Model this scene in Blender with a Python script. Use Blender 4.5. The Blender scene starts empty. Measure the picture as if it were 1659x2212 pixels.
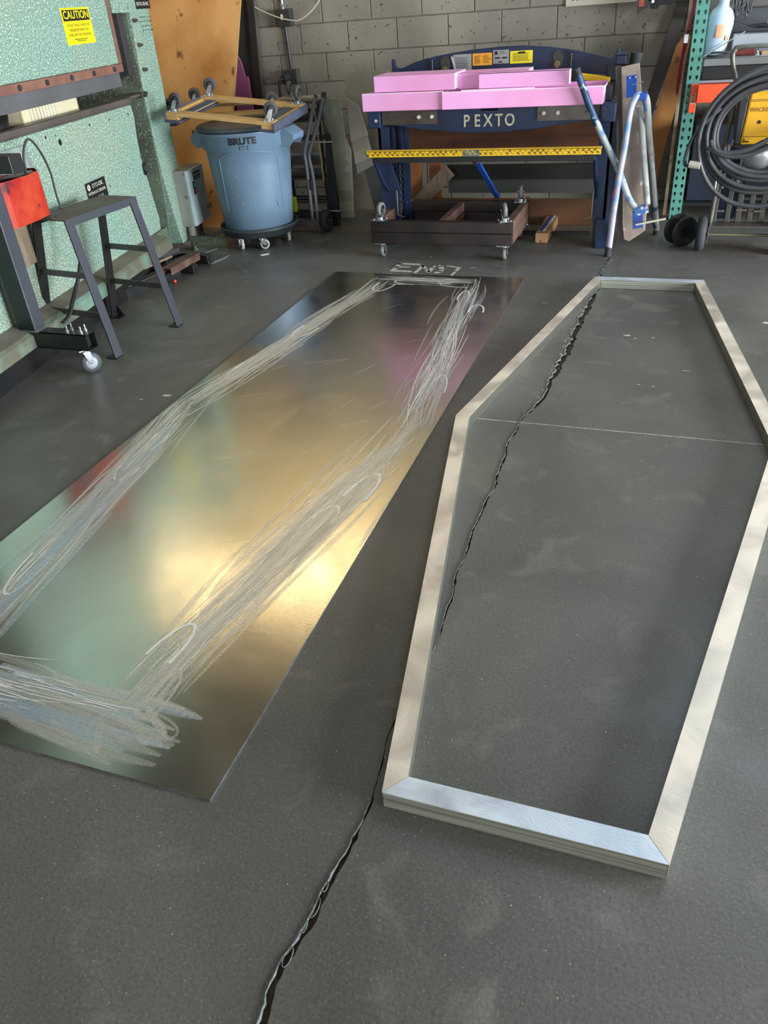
import bpy, bmesh, math, random
from mathutils import Vector, Matrix, Euler
random.seed(7)
S = bpy.context.scene
COL = S.collection
R = math.radians

# ------------------------------------------------------------------ camera
cd = bpy.data.cameras.new('camera'); cam = bpy.data.objects.new('camera', cd); COL.objects.link(cam)
cd.sensor_fit = 'VERTICAL'; cd.sensor_height = 36.0; cd.lens = 1670.26 / 2212 * 36.0
cd.clip_start = 0.05
cam.matrix_world = Matrix(((0.943085, -0.127166, 0.307277, 0), (0.325564, 0.541481, -0.775117, 0),
                           (-0.067816, 0.83104, 0.552063, 1.45), (0, 0, 0, 1)))
S.camera = cam
# ------------------------------------------------------------------ world, light, exposure
w = bpy.data.worlds.new('world'); S.world = w; w.use_nodes = True
w.node_tree.nodes['Background'].inputs[0].default_value = (.62, .76, 1, 1)
w.node_tree.nodes['Background'].inputs[1].default_value = 1.0

def area(name, loc, target, sx, sy, power, col):
    l = bpy.data.lights.new(name, 'AREA'); l.shape = 'RECTANGLE'; l.size = sx; l.size_y = sy
    l.energy = power; l.color = col
    o = bpy.data.objects.new(name, l); COL.objects.link(o); o.location = loc
    o.rotation_euler = (Vector(target) - Vector(loc)).to_track_quat('-Z', 'Y').to_euler()
    return o
area('doorway_daylight', (6.3, 2.2, 1.15), (-3, 2.4, .85), 5.0, 2.0, 980, (.86, .94, 1))
area('skylight_daylight', (1.3, 4.9, 4.15), (1.3, 4.9, 0), 2.6, 2.2, 42, (.60, .81, 1))
area('rear_fill', (-.5, -3.9, 1.8), (-.5, 5, .8), 5.0, 2.8, 62, (1, .93, .84))  # added warm fill from behind the camera, lifts the faces turned to it
S.view_settings.view_transform = 'Standard'; S.view_settings.look = 'None'
S.view_settings.gamma = 1.0; S.view_settings.use_curve_mapping = False
S.view_settings.exposure = 0.6

# ------------------------------------------------------------------ materials
def sr(h):
    h = h.lstrip('#'); c = [int(h[i:i+2], 16) / 255 for i in (0, 2, 4)]
    return tuple(x / 12.92 if x <= .04045 else ((x + .055) / 1.055) ** 2.4 for x in c) + (1,)
MATS = {}
def M(name, col, rough=.5, metal=0, col2=None, sc=6, lo=.35, hi=.65, bump=0, bsc=60, speck=None, ssc=200, sth=.62,
      stretch=None, rvar=0, spec=.5, emit=0, rnd=0, aniso=0, detail=6):
    if name in MATS: return MATS[name]
    m = bpy.data.materials.new(name); m.use_nodes = True; nt = m.node_tree; N = nt.nodes; L = nt.links
    b = N['Principled BSDF']; c = sr(col)
    b.inputs['Base Color'].default_value = c; b.inputs['Roughness'].default_value = rough
    b.inputs['Metallic'].default_value = metal; b.inputs['Specular IOR Level'].default_value = spec
    if aniso: b.inputs['Anisotropic'].default_value = aniso
    tc = N.new('ShaderNodeTexCoord'); mp = N.new('ShaderNodeMapping'); L.new(tc.outputs['Object'], mp.inputs[0])
    if stretch: mp.inputs['Scale'].default_value = stretch
    cur = None
    def noise(scale, d=detail):
        n = N.new('ShaderNodeTexNoise'); n.inputs['Scale'].default_value = scale; n.inputs['Detail'].default_value = d
        L.new(mp.outputs[0], n.inputs['Vector']); return n
    def mix(fac, a, bcol):
        x = N.new('ShaderNodeMix'); x.data_type = 'RGBA'; L.new(fac, x.inputs[0])
        if isinstance(a, tuple): x.inputs[6].default_value = a
        else: L.new(a, x.inputs[6])
        x.inputs[7].default_value = bcol; return x.outputs[2]
    def ramp(src, l, h):
        r = N.new('ShaderNodeMapRange'); L.new(src, r.inputs[0]); r.inputs[1].default_value = l; r.inputs[2].default_value = h
        return r.outputs[0]
    if col2:
        n1 = noise(sc); f = ramp(n1.outputs[0], lo, hi); cur = mix(f, c, sr(col2))
        if rvar:
            r = N.new('ShaderNodeMapRange'); L.new(n1.outputs[0], r.inputs[0]); r.inputs[1].default_value = .3; r.inputs[2].default_value = .7
            r.inputs[3].default_value = rough - rvar; r.inputs[4].default_value = rough + rvar; L.new(r.outputs[0], b.inputs['Roughness'])
    if speck:
        n2 = noise(ssc, 2); f = ramp(n2.outputs[0], sth, sth + .06); cur = mix(f, cur if cur else c, sr(speck))
    if rnd:
        oi = N.new('ShaderNodeObjectInfo'); r = N.new('ShaderNodeMapRange'); L.new(oi.outputs['Random'], r.inputs[0])
        r.inputs[3].default_value = 1 - rnd; r.inputs[4].default_value = 1 + rnd
        hs = N.new('ShaderNodeHueSaturation'); L.new(r.outputs[0], hs.inputs['Value'])
        if cur: L.new(cur, hs.inputs['Color'])
        else: hs.inputs['Color'].default_value = c
        cur = hs.outputs[0]
    if cur: L.new(cur, b.inputs['Base Color'])
    if bump:
        n3 = noise(bsc, 4); bp = N.new('ShaderNodeBump'); bp.inputs['Strength'].default_value = bump; bp.inputs['Distance'].default_value = .004
        L.new(n3.outputs[0], bp.inputs['Height']); L.new(bp.outputs[0], b.inputs['Normal'])
    if emit:
        b.inputs['Emission Color'].default_value = c; b.inputs['Emission Strength'].default_value = emit
    MATS[name] = m; return m

green = M('hammered_green', '#738F80', .5, 0, '#868D78', 1.8, .4, .7, .25, 150, '#AFC9B8', 110, .54)
green_dk = M('green_dirty', '#66735F', .6, 0, '#49493C', 3, .35, .65, .2, 150, '#8E9E84', 110, .6)
steel_dk = M('dark_steel', '#48474A', .42, .25, '#3A3733', 3, .35, .7, .1, 40, rvar=.1)
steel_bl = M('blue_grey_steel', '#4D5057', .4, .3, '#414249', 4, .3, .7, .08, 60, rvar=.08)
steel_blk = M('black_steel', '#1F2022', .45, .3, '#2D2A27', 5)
steel_bar = M('worn_steel', '#6A6058', .4, .25, '#4E4945', 5, .3, .7, .15, 60, rvar=.1)
blade = M('blade_steel', '#68696D', .5, .2, '#5A5856', 3, .3, .7, .1, 40, stretch=(1, 1, 2))
rustp = M('brown_rail', '#8A6152', .6, .1, '#6E4A3E', 8, .35, .7, .1, 60)
rust = M('rusty_steel', '#7A5F50', .65, .3, '#54392E', 9, .3, .7, .2, 60)
black = M('black', '#0E0E0F', .6)
rubber = M('rubber', '#232325', .75, 0, '#343436', 20)
wheelg = M('grey_tyre', '#7C7A76', .6, 0, '#5E5C58', 30)
zinc = M('zinc', '#C9CCCF', .28, .9, '#9FA2A3', 30)
white = M('white_plastic', '#D8D4C8', .45, 0, '#BEB6A4', 6)
yel = M('yellow_paint', '#E8B91E', .45, 0, '#C89A1C', 10, .5, .8)
yelsign = M('sign_yellow', '#F2DC1C', .4, 0, '#E0C818', 8)
navy = M('navy_paint', '#182A4A', .45, 0, '#121D33', 5, .35, .7, .1, 80, '#3E4C60', 60, .7)
navy_dk = M('navy_dark', '#131C2E', .5, 0, '#0E131D', 6)
blue = M('blue_paint', '#1F4FA3', .4, 0, '#234384', 10)
pink = M('pink_film', '#FBB2E6', .38, 0, '#F09CC6', 3, .4, .8)
pinkin = M('pink_film_edge', '#FBD9EC', .35)
pinkdk = M('pink_board', '#B06088', .6)
ply = M('orange_plywood', '#DCA96A', .5, 0, '#B5793F', 2.2, .42, .68, .05, 30, '#7A4E2C', 8, .66, stretch=(1, 1, .7))
wood = M('pine', '#C9A36A', .5, 0, '#B08750', 9, .35, .7, .05, 60, stretch=(1, 8, 8))
woodd = M('weathered_wood', '#8C7A64', .75, 0, '#6B5B49', 6, .3, .7, .2, 60, stretch=(6, 6, 1))
lumber = M('brown_lumber', '#6E4A2E', .6, 0, '#6A4326', 5, .3, .7, .08, 60, stretch=(1, 4, 4))
felt = M('grey_blue_carpet', '#4F5364', .95, 0, '#3B3E4C', 60, .3, .7, .6, 300)
bingrey = M('bin_blue_grey', '#6B8296', .42, 0, '#5F7486', 4, .35, .7, .05, 100, '#A9B6BE', 9, .74, stretch=(1, 1, .5))
bindk = M('bin_dark', '#33373B', .5)
ctrl = M('light_grey_enamel', '#B4C2C6', .5, 0, '#98A29E', 8, .5, .8, 0, 60, '#5E5F58', 12, .72)
mdf = M('grey_fibreboard', '#9A9282', .75, 0, '#857D6C', 4)
mdf2 = M('grey_green_board', '#9A9C86', .6, 0, '#837F68', 5, .35, .65, 0, 60, '#9CC4B0', 4, .56)
slate = M('slate_grey_sheet', '#4F504B', .5, .1)
rackg = M('rack_green', '#568F80', .5, 0, '#46796A', 6, .4, .7)
orangep = M('rack_orange', '#F0552B', .45)
red = M('strap_red', '#8C2430', .85)
redbox = M('faded_red_paint', '#A3201B', .4, 0, '#C2482A', 6, .4, .65, .05, 50, '#55262C', 9, .62)
cream = M('cream_letter', '#C9C3A6', .55, 0, '#9A957E', 30)
whitepaint = M('white_floor_paint', '#CFCBBB', .6, 0, '#A8A495', 60, .4, .6)
jug = M('translucent_white', '#AFBECF', .35)
ybright = M('hi_vis_yellow', '#D8E02A', .45)
hoseb = M('black_hose', '#36373A', .5, 0, '#434244', 12)
filler = M('crack_filler', '#747A78', .65, 0, '#4A4E4C', 55, .35, .65, .6, 120)
crackm = M('crack_dirt', '#54432F', .85, 0, '#2B231A', 40)
milled = M('mill_aluminium', '#BDBEAE', .5, .45, '#6F7062', 5, .3, .7, stretch=(.3, 1, 26))
carp = M('cardboard', '#A88A62', .8)
stick_o = M('orange_print', '#D29A70', .6)
silverl = M('silver_label', '#A9A9A6', .45, .3, '#8E8C8A', 12)
greenb = M('green_box', '#2E7A3C', .5)
brush_r = M('red_bristles', '#6E2E26', .95, 0, '#4E1E18', 80, .4, .6, .8, 300)

def block_mat():
    m = M('painted_block', '#9C9283', .85, 0, '#7F776B', 1.6, .35, .65, .3, 60, '#5F5247', 30, .66, rnd=.03)
    N = m.node_tree.nodes; g = N.new('ShaderNodeNewGeometry'); mp = [n for n in N if n.type == 'MAPPING'][0]
    m.node_tree.links.new(g.outputs['Position'], mp.inputs[0]); return m
blockm = block_mat()
mortar = M('mortar', '#756C60', .9, 0, '#5F564B', 9)
wallm = M('wall_paint', '#8A8072', .85, 0, '#6F665A', 2)
ceilm = M('ceiling_grey', '#5E5850', .8, 0, '#4A453F', 2)

# floor : dark sealed concrete with dust specks
def floor_mat():
    m = bpy.data.materials.new('dark_concrete'); m.use_nodes = True; N = m.node_tree.nodes; L = m.node_tree.links
    b = N['Principled BSDF']; tc = N.new('ShaderNodeTexCoord')
    def noise(s, d, dist=0):
        n = N.new('ShaderNodeTexNoise'); n.inputs['Scale'].default_value = s; n.inputs['Detail'].default_value = d
        n.inputs['Distortion'].default_value = dist; L.new(tc.outputs['Object'], n.inputs['Vector']); return n.outputs[0]
    def mr(src, a, c, lo=0, hi=1):
        r = N.new('ShaderNodeMapRange'); L.new(src, r.inputs[0]); r.inputs[1].default_value = a; r.inputs[2].default_value = c
        r.inputs[3].default_value = lo; r.inputs[4].default_value = hi; return r.outputs[0]
    def mix(f, a, c):
        x = N.new('ShaderNodeMix'); x.data_type = 'RGBA'; L.new(f, x.inputs[0])
        for i, v in ((6, a), (7, c)):
            if isinstance(v, tuple): x.inputs[i].default_value = v
            else: L.new(v, x.inputs[i])
        return x.outputs[2]
    c = mix(mr(noise(1.3, 8, .6), .35, .65), sr('#55534E'), sr('#6B6861'))
    c = mix(mr(noise(5, 8, 1.2), .56, .74), c, sr('#77716A'))
    c = mix(mr(noise(140, 3), .42, .68, 0, .34), c, sr('#35342F'))
    c = mix(mr(noise(190, 2), .62, .72, 0, .4), c, sr('#A09C90'))
    v = N.new('ShaderNodeTexVoronoi'); v.inputs['Scale'].default_value = 42; L.new(tc.outputs['Object'], v.inputs['Vector'])
    vr = mr(v.outputs['Distance'], .04, .09, 1, 0)
    n4 = mr(noise(2.5, 3), .4, .6)
    mm = N.new('ShaderNodeMath'); mm.operation = 'MULTIPLY'; L.new(vr, mm.inputs[0]); L.new(n4, mm.inputs[1])
    c = mix(mm.outputs[0], c, sr('#A9A698'))
    L.new(c, b.inputs['Base Color'])
    L.new(mr(noise(3, 8, .4), .3, .7, .36, .58), b.inputs['Roughness'])
    b.inputs['Specular IOR Level'].default_value = .6
    bp = N.new('ShaderNodeBump'); bp.inputs['Strength'].default_value = .25; bp.inputs['Distance'].default_value = .002
    L.new(noise(90, 5), bp.inputs['Height']); L.new(bp.outputs[0], b.inputs['Normal'])
    return m
concrete = floor_mat()

def sheet_mat():
    m = bpy.data.materials.new('sheet_aluminium'); m.use_nodes = True; N = m.node_tree.nodes; L = m.node_tree.links
    b = N['Principled BSDF']; b.inputs['Metallic'].default_value = 1
    tc = N.new('ShaderNodeTexCoord'); mp = N.new('ShaderNodeMapping'); L.new(tc.outputs['Object'], mp.inputs[0])
    mp.inputs['Scale'].default_value = (1.2, 1, 1)
    n = N.new('ShaderNodeTexNoise'); n.inputs['Scale'].default_value = 2.5; n.inputs['Detail'].default_value = 9; n.inputs['Distortion'].default_value = 1.5
    L.new(mp.outputs[0], n.inputs['Vector'])
    r = N.new('ShaderNodeMapRange'); L.new(n.outputs[0], r.inputs[0]); r.inputs[1].default_value = .3; r.inputs[2].default_value = .75
    r.inputs[3].default_value = .17; r.inputs[4].default_value = .27; L.new(r.outputs[0], b.inputs['Roughness'])
    b.inputs['Base Color'].default_value = (.62, .60, .55, 1)
    b.inputs['Anisotropic'].default_value = .35
    mp2 = N.new('ShaderNodeMapping'); L.new(tc.outputs['Object'], mp2.inputs[0]); mp2.inputs['Scale'].default_value = (2, 300, 1)
    n2 = N.new('ShaderNodeTexNoise'); n2.inputs['Scale'].default_value = 1.5; L.new(mp2.outputs[0], n2.inputs['Vector'])
    bp = N.new('ShaderNodeBump'); bp.inputs['Strength'].default_value = .08; bp.inputs['Distance'].default_value = .001
    L.new(n2.outputs[0], bp.inputs['Height']); L.new(bp.outputs[0], b.inputs['Normal'])
    return m
sheetm = sheet_mat()

def sand_mat(name, base, rough, alpha, freq):
    """sanded strokes: u runs along the stroke in metres, v across it 0..1"""
    m = bpy.data.materials.new(name); m.use_nodes = True; N = m.node_tree.nodes; L = m.node_tree.links
    b = N['Principled BSDF']; b.inputs['Metallic'].default_value = .68; b.inputs['Roughness'].default_value = rough
    b.inputs['Base Color'].default_value = base
    uv = N.new('ShaderNodeUVMap'); sp = N.new('ShaderNodeSeparateXYZ'); L.new(uv.outputs[0], sp.inputs[0])
    mp = N.new('ShaderNodeMapping'); L.new(uv.outputs[0], mp.inputs[0]); mp.inputs['Scale'].default_value = (.9, 9, 1)
    n = N.new('ShaderNodeTexNoise'); n.inputs['Scale'].default_value = 1.6; n.inputs['Detail'].default_value = 4; L.new(mp.outputs[0], n.inputs['Vector'])
    r = N.new('ShaderNodeMapRange'); L.new(n.outputs[0], r.inputs[0]); r.inputs[1].default_value = .3; r.inputs[2].default_value = .7
    r.inputs[3].default_value = alpha * .04; r.inputs[4].default_value = alpha
    wv = N.new('ShaderNodeMath'); wv.operation = 'MULTIPLY'; L.new(sp.outputs[0], wv.inputs[0]); wv.inputs[1].default_value = freq
    sn = N.new('ShaderNodeMath'); sn.operation = 'SINE'; L.new(wv.outputs[0], sn.inputs[0])
    r2 = N.new('ShaderNodeMapRange'); L.new(sn.outputs[0], r2.inputs[0]); r2.inputs[1].default_value = -1; r2.inputs[2].default_value = 1
    r2.inputs[3].default_value = .8; r2.inputs[4].default_value = 1
    # soft edges across
    e = N.new('ShaderNodeMath'); e.operation = 'PINGPONG'; L.new(sp.outputs[1], e.inputs[0]); e.inputs[1].default_value = .5
    er = N.new('ShaderNodeMapRange'); L.new(e.outputs[0], er.inputs[0]); er.inputs[1].default_value = 0; er.inputs[2].default_value = .14
    er.inputs[3].default_value = .35
    a = N.new('ShaderNodeMath'); a.operation = 'MULTIPLY'; L.new(r.outputs[0], a.inputs[0]); L.new(r2.outputs[0], a.inputs[1])
    a2 = N.new('ShaderNodeMath'); a2.operation = 'MULTIPLY'; L.new(a.outputs[0], a2.inputs[0]); L.new(er.outputs[0], a2.inputs[1])
    L.new(a2.outputs[0], b.inputs['Alpha'])
    return m
sandA = sand_mat('sanded_bright', (1, .97, .91, 1), .40, .78, 420)
sandB = sand_mat('sanded_blue_sheen', (.80, .90, 1, 1), .36, .75, 300)  # bluish reflection painted into these strokes
sandC = sand_mat('sanded_soft', (.98, .95, .88, 1), .45, .5, 520)

def frame_mat(name, base, st):
    m = bpy.data.materials.new(name); m.use_nodes = True; N = m.node_tree.nodes; L = m.node_tree.links
    b = N['Principled BSDF']; b.inputs['Metallic'].default_value = .6
    tc = N.new('ShaderNodeTexCoord'); mp = N.new('ShaderNodeMapping'); L.new(tc.outputs['Object'], mp.inputs[0]); mp.inputs['Scale'].default_value = st
    n = N.new('ShaderNodeTexNoise'); n.inputs['Scale'].default_value = 5; n.inputs['Detail'].default_value = 6; n.inputs['Distortion'].default_value = .8
    L.new(mp.outputs[0], n.inputs['Vector'])
    r = N.new('ShaderNodeMapRange'); L.new(n.outputs[0], r.inputs[0]); r.inputs[1].default_value = .3; r.inputs[2].default_value = .7
    r.inputs[3].default_value = .42; r.inputs[4].default_value = .6; L.new(r.outputs[0], b.inputs['Roughness'])
    x = N.new('ShaderNodeMix'); x.data_type = 'RGBA'; fr_ = N.new('ShaderNodeMapRange'); L.new(n.outputs[0], fr_.inputs[0]); fr_.inputs[1].default_value = .38; fr_.inputs[2].default_value = .62; L.new(fr_.outputs[0], x.inputs[0]); x.inputs[6].default_value = tuple(v*.82 for v in base[:3]) + (1,)
    x.inputs[7].default_value = tuple(min(1, v * 1.25) for v in base[:3]) + (1,); L.new(x.outputs[2], b.inputs['Base Color'])
    mp2 = N.new('ShaderNodeMapping'); L.new(tc.outputs['Object'], mp2.inputs[0]); mp2.inputs['Scale'].default_value = (1, 1, 1)
    wv = N.new('ShaderNodeTexWave'); wv.wave_type = 'RINGS'; wv.inputs['Scale'].default_value = 38; wv.inputs['Distortion'].default_value = 14; wv.inputs['Detail'].default_value = 3; L.new(mp2.outputs[0], wv.inputs['Vector'])
    bp = N.new('ShaderNodeBump'); bp.inputs['Strength'].default_value = .10; bp.inputs['Distance'].default_value = .001
    L.new(wv.outputs[0], bp.inputs['Height']); L.new(bp.outputs[0], b.inputs['Normal'])
    return m
sanded = frame_mat('sanded_tube', (.74, .65, .54, 1), (1, 1, 1))
sanded_sheen = frame_mat('sanded_tube_blue_sheen', (.70, .76, .84, 1), (1, 1, 1))  # bluish daylight reflection painted into the colour of the two end tubes

# ------------------------------------------------------------------ builders
FRAMES = {}
class MB:
    def __init__(s): s.v = []; s.f = []; s.sm = []; s.uv = None
    def add(s, vs, fs, smooth=False):
        o = len(s.v); s.v += [Vector(p) for p in vs]; s.f += [tuple(i + o for i in f) for f in fs]; s.sm += [smooth] * len(fs); return s
    def box(s, a, b):
        x0, y0, z0 = (min(a[i], b[i]) for i in range(3)); x1, y1, z1 = (max(a[i], b[i]) for i in range(3))
        return s.add([(x0,y0,z0),(x1,y0,z0),(x1,y1,z0),(x0,y1,z0),(x0,y0,z1),(x1,y0,z1),(x1,y1,z1),(x0,y1,z1)],
                     [(0,3,2,1),(4,5,6,7),(0,1,5,4),(1,2,6,5),(2,3,7,6),(3,0,4,7)])
    def bar(s, p, q, wx, wz, up=(0, 0, 1)):
        """box beam from p to q, wx wide sideways, wz thick along up"""
        p = Vector(p); q = Vector(q); d = (q - p).normalized(); u = Vector(up)
        if abs(d.dot(u)) > .98: u = Vector((0, 1, 0))
        x = d.cross(u).normalized(); u = x.cross(d).normalized()
        vs = []
        for e in (p, q):
            for a, b in ((-1,-1),(1,-1),(1,1),(-1,1)): vs.append(e + x * a * wx / 2 + u * b * wz / 2)
        return s.add(vs, [(0,3,2,1),(4,5,6,7),(0,1,5,4),(1,2,6,5),(2,3,7,6),(3,0,4,7)])
    def tube(s, pts, r, n=10, closed=False, caps=True):
        pts = [Vector(p) for p in pts]; k = len(pts); rings = []; prev = None
        for i, p in enumerate(pts):
            a = pts[(i-1) % k] if (closed or i > 0) else p; b = pts[(i+1) % k] if (closed or i < k-1) else p
            d = (b - a)
            d = d.normalized() if d.length > 1e-9 else Vector((0,0,1))
            if prev is None:
                t = Vector((0,0,1)) if abs(d.z) < .9 else Vector((0,1,0)); x = d.cross(t).normalized()
            else: x = (prev - d * prev.dot(d)).normalized()
            prev = x; y = d.cross(x); rr = r[i] if isinstance(r, (list, tuple)) else r
            rings.append([p + (x * math.cos(t) + y * math.sin(t)) * rr for t in (2*math.pi*j/n for j in range(n))])
        vs = [v for rg in rings for v in rg]; fs = []
        for i in range(k if closed else k-1):
            j = (i+1) % k
            for m in range(n): fs.append((i*n+m, i*n+(m+1) % n, j*n+(m+1) % n, j*n+m))
        s.add(vs, fs, True)
        if caps and not closed:
            s.add(rings[0], [tuple(reversed(range(n)))]); s.add(rings[-1], [tuple(range(n))])
        return s
    def cyl(s, p, q, r, n=16, r2=None): return s.tube([p, q], [r, r2 if r2 is not None else r], n)
    def lathe(s, c, prof, n=40, axis='Z', a0=0, a1=360):
        c = Vector(c); vs = []; fs = []; k = len(prof); full = abs(a1-a0) >= 359.9; m = n if full else n+1
        for r, z in prof:
            for j in range(m):
                t = R(a0 + (a1-a0) * j / n); p = (r*math.cos(t), r*math.sin(t), z)
                if axis == 'X': p = (p[2], p[0], p[1])
                if axis == 'Y': p = (p[0], p[2], p[1])
                vs.append(c + Vector(p))
        for i in range(k-1):
            for j in range(n if full else n):
                a, b2 = i*m+j, i*m+(j+1) % m; fs.append((a, b2, b2+m, a+m))
        return s.add(vs, fs, True)
    def prism(s, poly, lo, hi, axis='Y'):
        """extrude a 2D polygon: axis Y: poly=(x,z); X: poly=(y,z); Z: poly=(x,y)"""
        def P(a, b, t): return {'Y': (a, t, b), 'X': (t, a, b), 'Z': (a, b, t)}[axis]
        n = len(poly); vs = [P(a, b, lo) for a, b in poly] + [P(a, b, hi) for a, b in poly]
        return s.add(vs, [tuple(range(n)), tuple(reversed(range(n, 2*n)))] + [(i, i+n, (i+1) % n+n, (i+1) % n) for i in range(n)])
    def xf(s, mat):
        s.v = [mat @ v for v in s.v]; return s
    def build(s, name, mat, parent=None, bev=0, label=None, world=True, kind=None, seg=2, fixn=True):
        me = bpy.data.meshes.new(name)
        root = parent
        while root is not None and root.name not in FRAMES and root.parent: root = root.parent
        vs = s.v
        if world and root is not None and root.name in FRAMES: inv = FRAMES[root.name]; vs = [inv @ v for v in vs]
        me.from_pydata([tuple(v) for v in vs], [], s.f)
        for p, sm in zip(me.polygons, s.sm): p.use_smooth = sm
        me.update()
        if fixn:
            bm = bmesh.new(); bm.from_mesh(me); bmesh.ops.recalc_face_normals(bm, faces=bm.faces); bm.to_mesh(me); bm.free()
        me.materials.append(mat)
        o = bpy.data.objects.new(name, me); COL.objects.link(o)
        if parent: o.parent = parent
        if label: o['label'] = label
        if kind: o['kind'] = kind
        if bev:
            b = o.modifiers.new('bevel', 'BEVEL'); b.width = bev; b.segments = seg; b.limit_method = 'ANGLE'; b.angle_limit = R(40)
        return o

def thing(name, label, cat, loc=(0, 0, 0), rz=0, group=None, mat=None):
    o = bpy.data.objects.new(name, None); COL.objects.link(o); o.empty_display_size = .1
    mw = mat if mat is not None else Matrix.Translation(loc) @ Matrix.Rotation(rz, 4, 'Z')
    o.matrix_world = mw; FRAMES[o.name] = mw.inverted()
    o['label'] = label; o['category'] = cat
    if group: o['group'] = group
    return o
def tag(o, label, cat, group=None, kind=None):
    o['label'] = label; o['category'] = cat
    if group: o['group'] = group
    if kind: o['kind'] = kind
    return o
def struct(o): o['kind'] = 'structure'; return o
def own(o):
    """give a one-mesh top-level object an origin at the base of its shape"""
    me = o.data; xs = [v.co.x for v in me.vertices]; ys = [v.co.y for v in me.vertices]; zs = [v.co.z for v in me.vertices]
    c = Vector(((min(xs)+max(xs))/2, (min(ys)+max(ys))/2, min(zs)))
    me.transform(Matrix.Translation(-c)); o.location = c; return o
def solo(mb, name, mat, label, cat, bev=0, group=None, kind=None):
    return tag(own(mb.build(name, mat, None, bev)), label, cat, group, kind)
def dup_tree(root, loc=None, mw=None):
    r = root.copy(); COL.objects.link(r)
    if mw is not None: r.matrix_world = mw
    elif loc is not None: r.location = loc
    for ch in root.children:
        c = ch.copy(); COL.objects.link(c); c.parent = r
        for g in ch.children:
            d = g.copy(); COL.objects.link(d); d.parent = c
    return r

def text_mesh(txt, size, bold=0.0, ext=.0008, align='CENTER', xs=1.0):
    c = bpy.data.curves.new('t', 'FONT'); c.body = txt; c.size = size; c.extrude = ext; c.offset = bold * size
    c.align_x = align; c.align_y = 'CENTER'; c.resolution_u = 3
    o = bpy.data.objects.new('t', c); COL.objects.link(o); dg = bpy.context.evaluated_depsgraph_get()
    me = bpy.data.meshes.new_from_object(o.evaluated_get(dg)); bpy.data.objects.remove(o); bpy.data.curves.remove(c)
    if xs != 1: me.transform(Matrix.Scale(xs, 4, (1, 0, 0)))
    return me
def text_obj(txt, size, mat, parent, world_m, name='lettering', bold=.0, ext=.0008, align='CENTER', xs=1.0, fn=None):
    me = text_mesh(txt, size, bold, ext, align, xs); me.transform(world_m)
    if fn:
        for v in me.vertices: v.co = fn(v.co)
    root = parent
    while root is not None and root.name not in FRAMES and root.parent: root = root.parent
    if root is not None and root.name in FRAMES: me.transform(FRAMES[root.name])
    me.name = name; me.materials.clear(); me.materials.append(mat)
    o = bpy.data.objects.new(name, me); COL.objects.link(o); o.parent = parent; return o
def face_m(origin, xdir, zdir):
    """matrix whose X is xdir, Y is zdir (up on the face), placed at origin"""
    x = Vector(xdir).normalized(); y = Vector(zdir).normalized(); z = x.cross(y)
    m = Matrix.Identity(4)
    for i in range(3): m[i][0] = x[i]; m[i][1] = y[i]; m[i][2] = z[i]; m[i][3] = origin[i]
    return m
def smooth_path(pts, n=6):
    pts = [Vector(p) for p in pts]; out = []
    for i in range(len(pts)-1):
        p0 = pts[max(i-1, 0)]; p1 = pts[i]; p2 = pts[i+1]; p3 = pts[min(i+2, len(pts)-1)]
        for j in range(n):
            t = j/n; out.append(.5*((2*p1)+(p2-p0)*t+(2*p0-5*p1+4*p2-p3)*t*t+(3*p1-p0-3*p2+p3)*t**3))
    out.append(pts[-1]); return out

def caster(parent, p, up, yaw, r=.038, h=.1, wmat=None, tyre=None, wd=.024, plate=.06, name='caster', world=True):
    """swivel caster: mounting plate at p, wheel at the far end of it; up=+1 wheel above, -1 wheel below"""
    p = Vector(p); mm = Matrix.Translation(p) @ Matrix.Rotation(yaw, 4, 'Z')
    off = .018; wc = Vector((off, 0, up*(h-r)))
    m = MB(); m.box((-plate/2, -plate/2, 0), (plate/2, plate/2, up*.004)); m.cyl((0,0,up*.004), (0,0,up*.018), .02, 14)
    for sy in (-1, 1):
        y = sy*(wd/2+.004)
        m.prism([(-.016, up*.016), (.02, up*.016), (off+.012, up*(h-r)), (off-.012, up*(h-r))], y-.0015, y+.0015, 'Y')
        for sx in (-1, 1): m.cyl((sx*plate*.36, sy*plate*.36, up*.002), (sx*plate*.36, sy*plate*.36, up*.009), .005, 6)
    m.box((-.016, -wd/2-.005, up*.016), (.02, wd/2+.005, up*.019)); m.cyl(wc+Vector((0,-wd/2-.01,0)), wc+Vector((0,wd/2+.01,0)), .005, 8)
    o = m.xf(mm).build(name, zinc, parent, world=world)
    t = MB(); t.lathe(wc, [(r*.62, -wd/2), (r*.97, -wd/2+.002), (r, 0), (r*.97, wd/2-.002), (r*.62, wd/2), (r*.62, -wd/2)], 24, 'Y')
    t.xf(mm).build('tyre', tyre or wheelg, o, world=world)
    hb = MB(); hb.lathe(wc, [(.0, -wd*.36), (r*.62, -wd*.42), (r*.62, wd*.42), (0, wd*.36)], 20, 'Y')
    hb.xf(mm).build('wheel_hub', wmat or rubber, o, world=world)
    return o

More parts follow.
